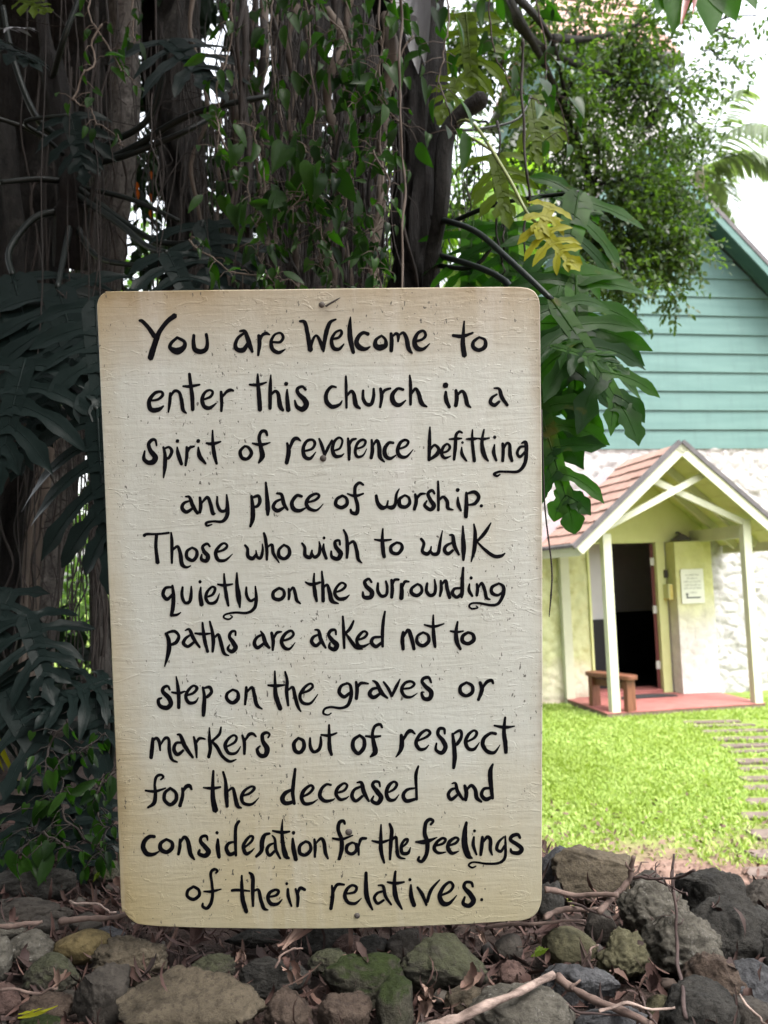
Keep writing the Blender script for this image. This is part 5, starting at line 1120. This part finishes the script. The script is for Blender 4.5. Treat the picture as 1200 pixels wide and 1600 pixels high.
for px_, py_, Y, r_, n_ in CL:
    rr = r_ * Y / F; ns = max(2, n_ // 16)
    for _ in range(ns):
        c = P(px_, py_, Y) + V((rs.gauss(0, .42), rs.gauss(0, .45), rs.gauss(0, .42))) * rr; q = rr * rs.uniform(.22, .5)
        sprigs(mb, c, (q * 1.3, q * 1.3, q), int(n_ * 1.4 / ns), .048, rs)
        BR.append((P(px_, py_, Y), c, q))
mb.build('crown', M['leaf_fig'], fig, smooth=True)
mb = MB()
for a, c, q in BR:
    m = a.lerp(c, .5) + V((rs.gauss(0, .05), rs.gauss(0, .05), rs.gauss(.04, .05)))
    mb.tube(spline([a, m, c], 4), [.009 - .0007 * i for i in range(9)], 5)
    for _ in range(3):
        d = V((rs.gauss(0, 1), rs.gauss(0, 1), rs.gauss(-.3, .7))).normalized() * q * 1.6; mb.tube([c, c + d * .5 + V((0, 0, .02)), c + d], [.003, .002, .001], 4)
tag(mb.build('branchlets', M['bark'], fig), kind='stuff')
mb = MB()   # high crown; its unseen spread behind the camera is added to shade the foreground
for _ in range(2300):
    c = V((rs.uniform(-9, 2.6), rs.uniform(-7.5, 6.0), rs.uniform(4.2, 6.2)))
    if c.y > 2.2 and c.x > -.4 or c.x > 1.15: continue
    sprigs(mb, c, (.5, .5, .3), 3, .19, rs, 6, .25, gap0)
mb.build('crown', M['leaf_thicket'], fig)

# ---------------------------------------------------------------- dark thicket behind the trunks, with gaps of daylight
def gap(q): return gap0(q) or project(q)[0] > 640
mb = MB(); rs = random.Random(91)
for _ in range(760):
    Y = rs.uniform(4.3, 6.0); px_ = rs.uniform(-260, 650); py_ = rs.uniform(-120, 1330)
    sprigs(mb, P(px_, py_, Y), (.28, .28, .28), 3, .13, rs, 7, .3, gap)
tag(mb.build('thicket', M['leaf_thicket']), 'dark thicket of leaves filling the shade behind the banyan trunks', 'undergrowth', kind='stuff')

# unseen leaf mass added left of and behind the camera to block low sky light
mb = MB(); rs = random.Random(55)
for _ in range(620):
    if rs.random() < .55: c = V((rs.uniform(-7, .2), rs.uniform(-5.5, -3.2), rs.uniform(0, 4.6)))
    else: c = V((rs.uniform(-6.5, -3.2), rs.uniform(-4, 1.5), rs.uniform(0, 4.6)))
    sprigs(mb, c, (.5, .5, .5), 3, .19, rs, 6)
mb.build('sky_blocking_leaf_screen', M['leaf_thicket'], fig)

# ---------------------------------------------------------------- split leaf plants
pa = plant(P(690, 350, 2.1), 'split leaf philodendron with big green leaves climbing the dark trunk right of the sign top')
mb = MB(); mb.tube(spline([P(672, 520, 2.12), P(676, 400, 2.1), P(690, 320, 2.05), P(700, 205, 2.05), P(760, 150, 2.0)], 6), [.022] * 24 + [.012], 10, .2); mb.build('stem', M['bark'], pa, smooth=True)
N0 = (-.1, -1, .35)
add_split(pa, (862, 468), (990, 640), 1.62, 1.55, (.15, -1, .5), .90, 'leaf_split', 5, .22, .10, .06, pet=[(676, 340, 2.1), (740, 360, 1.9), (800, 410, 1.7)], pr=.007)
add_split(pa, (838, 622), (893, 800), 1.6, 1.52, (-.25, -1, .3), .76, 'leaf_split', 5, .25, .12, .06, pet=[(690, 400, 2.1), (790, 440, 1.75), (830, 540, 1.62)], pr=.007)
add_split(pa, (800, 440), (838, 700), 1.75, 1.62, (-.3, -1, .2), 1.0, 'leaf_split', 5, .22, .1, .05)
add_split(pa, (905, 300), (880, 440), 1.9, 1.8, (.2, -1, .4), 1.0, 'leaf_split', 5, .3, .12, .05, pet=[(700, 350, 2.1), (780, 318, 2.0)], pr=.006)
add_split(pa, (790, 345), (800, 465), 2.0, 1.9, (-.2, -1, .3), .9, 'leaf_split', 5, .3, .1, .05, pet=[(684, 415, 2.1), (745, 414, 2.0)], pr=.006)
add_split(pa, (900, 430), (905, 640), 1.7, 1.6, (.1, -1, .15), .85, 'leaf_split', 6, .22, .1, .06)
add_split(pa, (740, 345), (728, 450), 2.1, 2.0, (-.3, -1, .4), 1.0, 'leaf_split', 6, .3, .1, .05)
add_split(pa, (862, 540), (970, 565), 1.58, 1.5, (.1, -1, .8), .75, 'leaf_split', 6, .25, .12, .06)
add_split(pa, (850, 300), (940, 330), 1.95, 1.9, (.1, -1, .7), .9, 'leaf_split', 6, .3, .1, .05)
pb_ = plant(P(760, 230, 2.1), 'yellowing split leaf philodendron with lime leaves on long stalks right of the dark trunk')
add_split(pb_, (838, 348), (897, 412), 1.72, 1.68, (-.1, -1, .2), .80, 'leaf_ylw', 5, .3, .05, .05, pet=[(700, 205, 2.1), (735, 190, 1.95), (790, 270, 1.8), (822, 330, 1.74)], pm='petiole_y', pr=.004, label='bright yellow leaf')
add_split(pb_, (862, 318), (842, 362), 1.73, 1.7, (.1, -1, .3), 1.0, 'leaf_ylw', 3, .35, .05, .05)
add_split(pb_, (775, 240), (790, 330), 1.95, 1.9, (-.1, -1, .2), .95, 'leaf_lime', 5, .3, .05, .05, pet=[(700, 205, 2.1), (735, 215, 2.0)], pm='petiole_y', pr=.004)
add_split(pb_, (830, 150), (842, 240), 2.3, 2.25, (.1, -1, .2), .8, 'leaf_lime', 6, .3, .05, .05, pet=[(700, 205, 2.1), (760, 200, 2.2), (810, 185, 2.25)], pr=.004)
add_split(pb_, (728, 20), (740, 150), 2.3, 2.25, (-.1, -1, .2), .75, 'leaf_lime', 6, .3, .05, .05)
add_split(pb_, (860, 180), (868, 230), 2.35, 2.3, (.1, -1, .2), .7, 'leaf_lime', 5, .3, .05, .05)
add_split(pb_, (715, 120), (690, 185), 2.2, 2.15, (-.1, -1, .2), .7, 'leaf_lime', 5, .3, .05, .05)
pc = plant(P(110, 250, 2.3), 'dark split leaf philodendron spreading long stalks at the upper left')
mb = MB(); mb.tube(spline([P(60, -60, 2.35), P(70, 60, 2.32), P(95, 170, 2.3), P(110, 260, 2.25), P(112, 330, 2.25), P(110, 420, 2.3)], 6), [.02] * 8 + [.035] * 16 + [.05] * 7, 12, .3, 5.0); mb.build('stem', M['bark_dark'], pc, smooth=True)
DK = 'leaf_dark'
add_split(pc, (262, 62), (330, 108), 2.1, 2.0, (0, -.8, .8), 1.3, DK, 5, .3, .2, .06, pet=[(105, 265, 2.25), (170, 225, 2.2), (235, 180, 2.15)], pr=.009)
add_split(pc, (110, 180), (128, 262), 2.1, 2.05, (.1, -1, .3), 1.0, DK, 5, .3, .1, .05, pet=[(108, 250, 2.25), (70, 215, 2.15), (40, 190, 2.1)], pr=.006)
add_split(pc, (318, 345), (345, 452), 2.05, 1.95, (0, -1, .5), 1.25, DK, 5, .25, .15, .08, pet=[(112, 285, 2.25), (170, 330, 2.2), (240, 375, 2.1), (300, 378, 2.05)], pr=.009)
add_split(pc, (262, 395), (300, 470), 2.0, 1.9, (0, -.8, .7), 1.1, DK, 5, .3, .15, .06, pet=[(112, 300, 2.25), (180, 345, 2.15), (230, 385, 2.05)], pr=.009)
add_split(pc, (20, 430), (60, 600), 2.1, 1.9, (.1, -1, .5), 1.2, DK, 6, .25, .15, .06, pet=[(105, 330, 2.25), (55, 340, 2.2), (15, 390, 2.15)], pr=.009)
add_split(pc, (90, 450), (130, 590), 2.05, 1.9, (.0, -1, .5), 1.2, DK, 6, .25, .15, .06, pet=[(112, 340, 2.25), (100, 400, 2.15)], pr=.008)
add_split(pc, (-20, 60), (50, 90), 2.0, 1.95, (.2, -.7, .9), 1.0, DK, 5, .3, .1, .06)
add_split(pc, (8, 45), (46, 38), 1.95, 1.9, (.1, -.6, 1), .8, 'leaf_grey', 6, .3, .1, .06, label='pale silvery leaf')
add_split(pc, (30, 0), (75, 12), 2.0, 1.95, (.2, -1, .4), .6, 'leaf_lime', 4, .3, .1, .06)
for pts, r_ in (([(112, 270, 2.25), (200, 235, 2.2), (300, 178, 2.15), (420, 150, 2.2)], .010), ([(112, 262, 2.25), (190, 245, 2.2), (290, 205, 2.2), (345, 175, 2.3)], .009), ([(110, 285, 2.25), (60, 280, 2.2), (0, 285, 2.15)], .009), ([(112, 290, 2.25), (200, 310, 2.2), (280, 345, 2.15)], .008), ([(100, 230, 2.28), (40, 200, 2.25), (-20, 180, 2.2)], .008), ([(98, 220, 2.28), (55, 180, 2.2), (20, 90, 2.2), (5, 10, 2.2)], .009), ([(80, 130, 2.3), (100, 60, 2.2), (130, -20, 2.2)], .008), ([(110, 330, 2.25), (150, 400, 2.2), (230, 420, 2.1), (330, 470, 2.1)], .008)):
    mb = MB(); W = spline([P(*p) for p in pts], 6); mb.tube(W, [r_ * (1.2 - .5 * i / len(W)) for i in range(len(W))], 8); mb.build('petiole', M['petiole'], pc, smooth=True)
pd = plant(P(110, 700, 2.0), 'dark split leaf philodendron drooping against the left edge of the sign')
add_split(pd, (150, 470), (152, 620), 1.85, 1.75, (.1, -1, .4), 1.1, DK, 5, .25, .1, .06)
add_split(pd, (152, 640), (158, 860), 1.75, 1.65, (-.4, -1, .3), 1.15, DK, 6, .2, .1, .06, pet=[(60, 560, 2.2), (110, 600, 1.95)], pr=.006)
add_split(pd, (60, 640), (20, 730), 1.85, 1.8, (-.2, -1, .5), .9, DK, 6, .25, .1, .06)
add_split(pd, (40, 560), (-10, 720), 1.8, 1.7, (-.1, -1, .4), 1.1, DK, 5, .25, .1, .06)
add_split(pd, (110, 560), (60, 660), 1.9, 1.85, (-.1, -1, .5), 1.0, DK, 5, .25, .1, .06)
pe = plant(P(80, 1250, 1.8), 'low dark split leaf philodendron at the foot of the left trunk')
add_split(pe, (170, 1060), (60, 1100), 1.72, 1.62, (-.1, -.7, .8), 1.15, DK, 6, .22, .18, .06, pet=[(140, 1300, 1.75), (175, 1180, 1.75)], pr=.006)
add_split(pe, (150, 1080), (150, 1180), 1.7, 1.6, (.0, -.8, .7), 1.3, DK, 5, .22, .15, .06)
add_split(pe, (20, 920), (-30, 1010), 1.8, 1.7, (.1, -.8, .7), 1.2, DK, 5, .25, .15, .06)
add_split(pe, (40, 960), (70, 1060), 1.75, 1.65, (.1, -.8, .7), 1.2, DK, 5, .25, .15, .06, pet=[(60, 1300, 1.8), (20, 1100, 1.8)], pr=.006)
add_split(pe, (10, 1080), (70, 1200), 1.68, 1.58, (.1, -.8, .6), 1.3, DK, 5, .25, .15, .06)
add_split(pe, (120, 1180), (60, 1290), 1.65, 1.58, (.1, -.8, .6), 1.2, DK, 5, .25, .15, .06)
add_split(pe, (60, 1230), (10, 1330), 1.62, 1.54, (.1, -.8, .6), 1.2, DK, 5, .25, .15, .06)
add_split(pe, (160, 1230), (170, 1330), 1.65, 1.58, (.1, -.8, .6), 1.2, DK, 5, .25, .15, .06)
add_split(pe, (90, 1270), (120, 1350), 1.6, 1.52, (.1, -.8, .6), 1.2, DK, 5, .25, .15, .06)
# narrow leaved fan at the far left
fn = thing('fan_leaf_plant', P(-20, 1150, 1.75), 'dark narrow leaved fan plant at the far left edge with a few dry tips', 'plant')
for i in range(16):
    a = math.radians(-80 + i * 8); b = P(-30, 1090, 1.75); d = V((math.cos(a), -.25, math.sin(a)))
    mb = MB(); leaf(mb, b, d, V((0, -1, .5)), rs.uniform(.14, .22), .014, .3, .35, 8); mb.build('leaflet', M['leaf_ylw'] if i in (1, 2) else M[DK], fn, smooth=True)
mb = MB(); mb.tube(spline([P(-40, 1330, 1.8), P(-45, 1200, 1.78), P(-30, 1090, 1.75)], 6), .006, 8); mb.build('petiole', M['petiole'], fn)
# withered leaf on the dark trunk
wl = thing('withered_leaf', P(640, 40, 2.0), 'big silvery withered leaf hanging down the dark trunk at the top', 'dead leaf')
rs2 = random.Random(3)
for (b, t_, w_) in (((640, -60), (655, 120), .07), ((628, -40), (640, 80), .06), ((662, -50), (668, 110), .05), ((650, -60), (632, 60), .05)):
    mb = MB(); B, T = P(b[0], b[1], 2.02), P(t_[0], t_[1], 1.98); leaf(mb, B, T - B, V((rs2.uniform(-.5, .5), -1, .1)), (T - B).length, w_, rs2.uniform(.3, .8), rs2.uniform(-.1, .1), 9); mb.build('blade', M['leaf_grey'], wl, smooth=True)
mb = MB(); B = P(652, 30, 1.97); leaf(mb, B, P(600, 40, 1.95) - B, V((0, -.6, 1)), .085, .05, .5, .3, 7); mb.build('blade', M['leaf_grey'], wl, smooth=True)
# ---------------------------------------------------------------- hanging vines
def vine(pts, nleaf, ls, label, seed, mat='leaf_vine', rad=.0022, group='vines hanging from the banyan', kinds=heart, stemmat='root_pale', side=1.0, name='hanging_vine', cat='vine'):
    rs = random.Random(seed); W = spline([P(*p) for p in pts], 10)
    W = [p + noise.noise_vector(V((i * .16, seed * 3.3, 1))) * .022 + noise.noise_vector(V((i * .6, seed * 3.3, 7))) * .005 for i, p in enumerate(W)]
    vn = thing(name, W[0], label, cat, group)
    st = MB(); st.tube(W, [rad * (1.2 - .6 * i / len(W)) for i in range(len(W))], 6); lv = MB()
    nleaf = int(nleaf * 1.05)
    for k in range(nleaf):
        i = min(len(W) - 1, int((k + rs.random()) / nleaf * len(W))); p = W[i]
        d = V((rs.gauss(0, 1) * side, rs.gauss(-.3, .6), rs.gauss(-.2, .5))).normalized(); l_ = ls * rs.uniform(.4, 1.1)
        q = p + d * l_ * rs.uniform(.5, 1.6); st.tube([p, p.lerp(q, .5) + V((0, 0, .006)), q], .0009, 5)
        ld = (d * .35 + V((rs.gauss(0, .4), rs.gauss(-.1, .4), -1 + rs.gauss(0, .5)))).normalized()
        sz = ls * rs.choice((.35, .5, .65, .8, 1.2)); nv = V((rs.gauss(0, .8), -1, rs.gauss(.35, .7)))
        if rs.random() < .32: kinds(lv, q, ld, nv, sz, sz * rs.uniform(.6, .9), rs.uniform(0, .6), rs.uniform(.1, .7))
        else: leaf(lv, q, ld, nv, sz * 1.25, sz * rs.uniform(.35, .65), rs.uniform(.1, .8), rs.uniform(0, .6), 6)
    st.build('stem', M[stemmat], vn, smooth=True); lv.build('leaves', M[mat], vn, smooth=True)
vine([(470, -40, 1.95), (480, 80, 1.93), (492, 200, 1.9), (494, 330, 1.88), (505, 420, 1.88)], 46, .042, 'long leafy vine with a pale knotted stem near the middle of the sign top', 1)
vine([(530, -40, 2.0), (545, 60, 1.95), (570, 110, 1.92), (590, 190, 1.92), (600, 250, 1.92)], 60, .040, 'bushy vine with light green heart leaves left of the dark trunk', 2, side=1.4)
vine([(420, -40, 2.1), (430, 120, 2.08), (445, 260, 2.05), (430, 400, 2.0)], 50, .048, 'vine with larger dark leaves left of the pale knotted vine', 3)
vine([(560, 200, 1.95), (545, 300, 1.92), (560, 380, 1.9), (575, 450, 1.9)], 70, .034, 'dense small leaved vine just above the middle of the sign', 4, side=1.5)
vine([(330, 180, 1.95), (360, 250, 1.92), (385, 285, 1.9), (398, 330, 1.9)], 18, .05, 'short vine with round green leaves hanging left of centre', 5)
vine([(500, 260, 1.95), (480, 330, 1.92), (500, 400, 1.9), (520, 455, 1.9)], 64, .036, 'tangled grey green vine resting above the sign edge', 6, side=1.6)
vine([(140, -30, 1.9), (150, 40, 1.88), (180, 100, 1.86), (200, 120, 1.85)], 14, .03, 'thin vine with wilted leaves at the top left', 7)
vine([(150, 40, 1.88), (140, 100, 1.86), (118, 145, 1.85), (130, 165, 1.84), (160, 190, 1.82), (200, 225, 1.8)], 16, .032, 'pale zigzag vine with wilted leaves over the leaning trunk', 8)
vine([(210, -30, 1.9), (205, 30, 1.88), (212, 70, 1.87)], 14, .03, 'short leafy vine tip at the top left near the thin vine', 9)
vine([(690, -40, 1.9), (700, 60, 1.88), (690, 110, 1.86), (700, 170, 1.86), (720, 230, 1.86)], 20, .07, 'vine with big dark oval leaves crossing right of the dark trunk', 10, mat='leaf_vine', kinds=heart)
vine([(830, -40, 2.1), (845, 60, 2.05), (855, 120, 2.05), (880, 180, 2.05), (890, 230, 2.05)], 18, .055, 'thin dark vine with drooping oval leaves in front of the fig crown', 11, stemmat='twig_dark')
vine([(760, -40, 2.2), (770, 80, 2.2), (800, 130, 2.2), (850, 170, 2.2)], 14, .05, 'dark looping vine between the trunk and the fig crown', 12, stemmat='twig_dark')
vine([(380, -30, 2.3), (385, 80, 2.3), (395, 160, 2.25), (410, 230, 2.2)], 26, .045, 'vine hanging beside the bright gap at the top', 13)
vine([(640, 60, 1.95), (600, 150, 1.92), (560, 140, 1.92), (520, 100, 1.92)], 34, .038, 'vine looping sideways across the hanging roots', 14, side=1.2)
vine([(300, 380, 1.9), (340, 410, 1.88), (420, 430, 1.88), (460, 452, 1.86)], 30, .036, 'low vine trailing behind the top edge of the sign', 15)
vine([(610, -40, 1.85), (600, 40, 1.85), (585, 110, 1.84), (560, 170, 1.84)], 40, .055, 'vine with larger bright leaves left of the withered leaf', 31, mat='leaf_vine2')
vine([(450, -30, 1.9), (520, 30, 1.9), (560, 120, 1.88), (640, 200, 1.86)], 40, .045, 'vine slanting down to the dark trunk across the roots', 32)
vine([(400, 200, 1.9), (415, 300, 1.9), (400, 380, 1.88), (430, 450, 1.86)], 46, .042, 'green vine thicket tip at the sign top left of middle', 33, mat='leaf_vine2')
vine([(590, 230, 1.8), (600, 300, 1.8), (580, 380, 1.8), (600, 450, 1.8)], 40, .04, 'leafy vine against the left side of the dark trunk', 34)
vine([(360, -30, 2.0), (350, 90, 2.0), (340, 200, 1.98), (350, 300, 1.96)], 26, .045, 'sparse vine left of the bright gap', 35, mat='leaf_vine2')
vine([(480, 230, 1.86), (510, 260, 1.86), (470, 300, 1.86), (440, 340, 1.86)], 34, .06, 'vine with broad dark leaves in the middle of the roots', 36)
U = 'vines creeping at the foot of the left trunk'
vine([(160, 1330, 1.5), (120, 1290, 1.52), (95, 1230, 1.55), (110, 1180, 1.58), (160, 1150, 1.6)], 44, .036, 'creeping vine with round leaves climbing beside the lower left of the sign', 21, group=U, name='creeping_vine', stemmat='root')
vine([(20, 1350, 1.5), (60, 1310, 1.5), (100, 1330, 1.48), (150, 1340, 1.47)], 26, .04, 'creeping vine along the back of the left stones', 22, group=U, name='creeping_vine', stemmat='root')
vine([(170, 1200, 1.55), (150, 1250, 1.52), (165, 1300, 1.5)], 30, .034, 'leafy vine tip hugging the left side of the sign near the bottom', 23, group=U, name='creeping_vine', stemmat='root')
vine([(100, 1130, 1.62), (70, 1210, 1.58), (60, 1290, 1.54)], 22, .04, 'creeping vine among the low dark leaves at the left', 24, group=U, name='creeping_vine', stemmat='root')
# broad leaves hanging into the top right corner
tl = thing('broad_leaf_cluster', P(1075, -60, 2.4), 'cluster of broad green leaves with one red leaf hanging in at the top right', 'leaves')
for b, t_, w_, m in (((1060, -60), (1052, 48), .075, 'leaf_ti'), ((1090, -60), (1112, 52), .095, 'leaf_ti'), ((1110, -60), (1150, 30), .08, 'leaf_ti'), ((1130, -70), (1182, 12), .06, 'leaf_ti'), ((1040, -60), (1028, 20), .06, 'leaf_ti'), ((1082, -40), (1064, 38), .016, 'leaf_red'), ((1088, -40), (1084, 20), .014, 'leaf_red')):
    mb = MB(); B, T = P(b[0], b[1], 2.4), P(t_[0], t_[1], 2.35 if m == 'leaf_ti' else 2.3); leaf(mb, B, T - B, V((R.uniform(-.4, .4), -1, .1)), (T - B).length * 1.02, w_ * 1.5, .3, .02, 9); mb.build('leaf', M[m], tl, smooth=True)
mb = MB(); mb.tube([P(1010, -120, 2.5), P(1075, -70, 2.42), P(1110, -62, 2.4), P(1150, -75, 2.4)], .008, 8); mb.build('stem', M['petiole'], tl)
# orange flowers glimpsed deep in the shade
of = thing('orange_flower', P(214, 300, 3.6), 'small orange flowers glimpsed in the gap between the left trunks', 'flower')
for (x, y) in ((213, 292), (214, 305), (236, 275), (235, 310), (235, 335)):
    mb = MB(); leaf(mb, P(x, y - 8, 3.6), V((.1, 0, -1)), V((0, -1, 0)), .045, .02, .2, .1, 4); mb.build('petal', M['leaf_orange'], of)
mb = MB(); mb.tube(spline([P(225, 250, 3.62), P(222, 300, 3.62), P(228, 345, 3.62)], 4), .002, 5); mb.build('stem', M['petiole'], of)

# ---------------------------------------------------------------- palms and background trees
def palm(loc, top, nf, fl, label, mat, seed, group=None, lw=.05, nl=26, trunk_r=.12, up=.5):
    rs = random.Random(seed); pl = thing('palm_tree', loc, label, 'palm', group); loc, top = V(loc), V(top)
    mb = MB(); mb.tube(spline([loc, loc.lerp(top, .5) + V((.1, 0, 0)), top], 8), [trunk_r * (1.15 - .35 * i / 16) for i in range(17)], 12, .1); mb.build('trunk', M['palmtrunk'], pl, smooth=True)
    for k in range(nf):
        a = 6.283 * k / nf + rs.uniform(-.3, .3); el = rs.uniform(-.1, 1.2) * up
        h_ = V((math.cos(a), math.sin(a), 0)); L_ = fl * rs.uniform(.8, 1.15); pts = []
        for i in range(11):
            t_ = i / 10; pts.append(top + h_ * (L_ * t_ * (1 - .25 * t_)) + V((0, 0, L_ * (el * t_ * 1.3 - (.75 + .3 * rs.random() * 0) * t_ * t_))))
        mb = MB(); mb.tube(pts, [.018 * (1.1 - t_ / 10) for t_ in range(11)], 5)
        for i in range(nl):
            t_ = .1 + .88 * i / nl; j = t_ * 10; i0 = int(j); p = pts[i0].lerp(pts[min(10, i0 + 1)], j - i0); tg = (pts[min(10, i0 + 1)] - pts[i0]).normalized()
            sd_ = tg.cross(V((0, 0, 1))).normalized()
            for s in (-1, 1):
                d = (sd_ * s * .8 + tg * .55 + V((0, 0, -.35 + rs.gauss(0, .12)))).normalized()
                leaf(mb, p, d, V((0, 0, 1)), L_ * .32 * (1 - .5 * abs(t_ - .4)) * rs.uniform(.85, 1.1), lw, .2, .35, 4)
        mb.build('frond', M[mat], pl, smooth=True)
c = P(1092, 262, 17); palm((c.x, c.y, 0), c, 13, 2.5, 'palm with fronds paled for haze, rising behind the church roof at the right', 'frond', 3, lw=.07, nl=34, up=.75)
c = P(720, 345, 9.5); palm((c.x, c.y, 0), c + V((0, 0, .1)), 12, 1.7, 'bright feathery palm seen past the dark trunk', 'frond_lime', 5, 'palms behind the banyan', .05, 30, .05, .9)
c = P(775, 430, 11); palm((c.x, c.y, 0), c + V((0, 0, .2)), 11, 1.6, 'lower bright palm beside the teal gable', 'frond_lime', 6, 'palms behind the banyan', .05, 30, .05, .9)
c = P(610, 440, 10); palm((c.x, c.y, 0), c + V((0, 0, .1)), 11, 1.5, 'bright palm glimpsed left of the dark trunk', 'frond_lime', 8, 'palms behind the banyan', .05, 26, .05, .9)
def bush(x, y, Y, r_, n_, ls, label, mat='leaf_far', seed=1, group='bushes beyond the banyan'):
    rs = random.Random(seed); c = P(x, y, Y); b = thing('bush', (c.x, c.y, 0), label, 'bush', group)
    mb = MB(); mb.tube([(c.x, c.y, -.02), (c.x + .1, c.y, c.z * .5), c], .05, 8); mb.build('stem', M['bark'], b)
    mb = MB(); sprigs(mb, c, (r_, r_, r_ * .8), n_, ls, rs); mb.build('foliage', M[mat], b)
bush(110, 900, 9, 1.6, 420, .12, 'sunlit bush seen through the gap left of the sign', seed=2)
bush(690, 560, 12, 1.9, 420, .14, 'sunlit bush low behind the dark trunk', seed=3)
bush(450, 500, 10.5, 1.7, 380, .13, 'sunlit bush behind the hanging roots', seed=4)
bush(250, 520, 11, 1.8, 380, .13, 'sunlit bush behind the left trunks', seed=6)
mb = MB(); rs = random.Random(8)
for _ in range(700):
    x = rs.uniform(-40, 6); sprigs(mb, V((x, rs.uniform(24, 32), rs.uniform(0, 3.6))), (.9, .9, .8), 2, .45, rs, 6)
tag(mb.build('treeline', M['leaf_far']), 'low line of far green trees beyond the banyan', 'trees', kind='stuff')
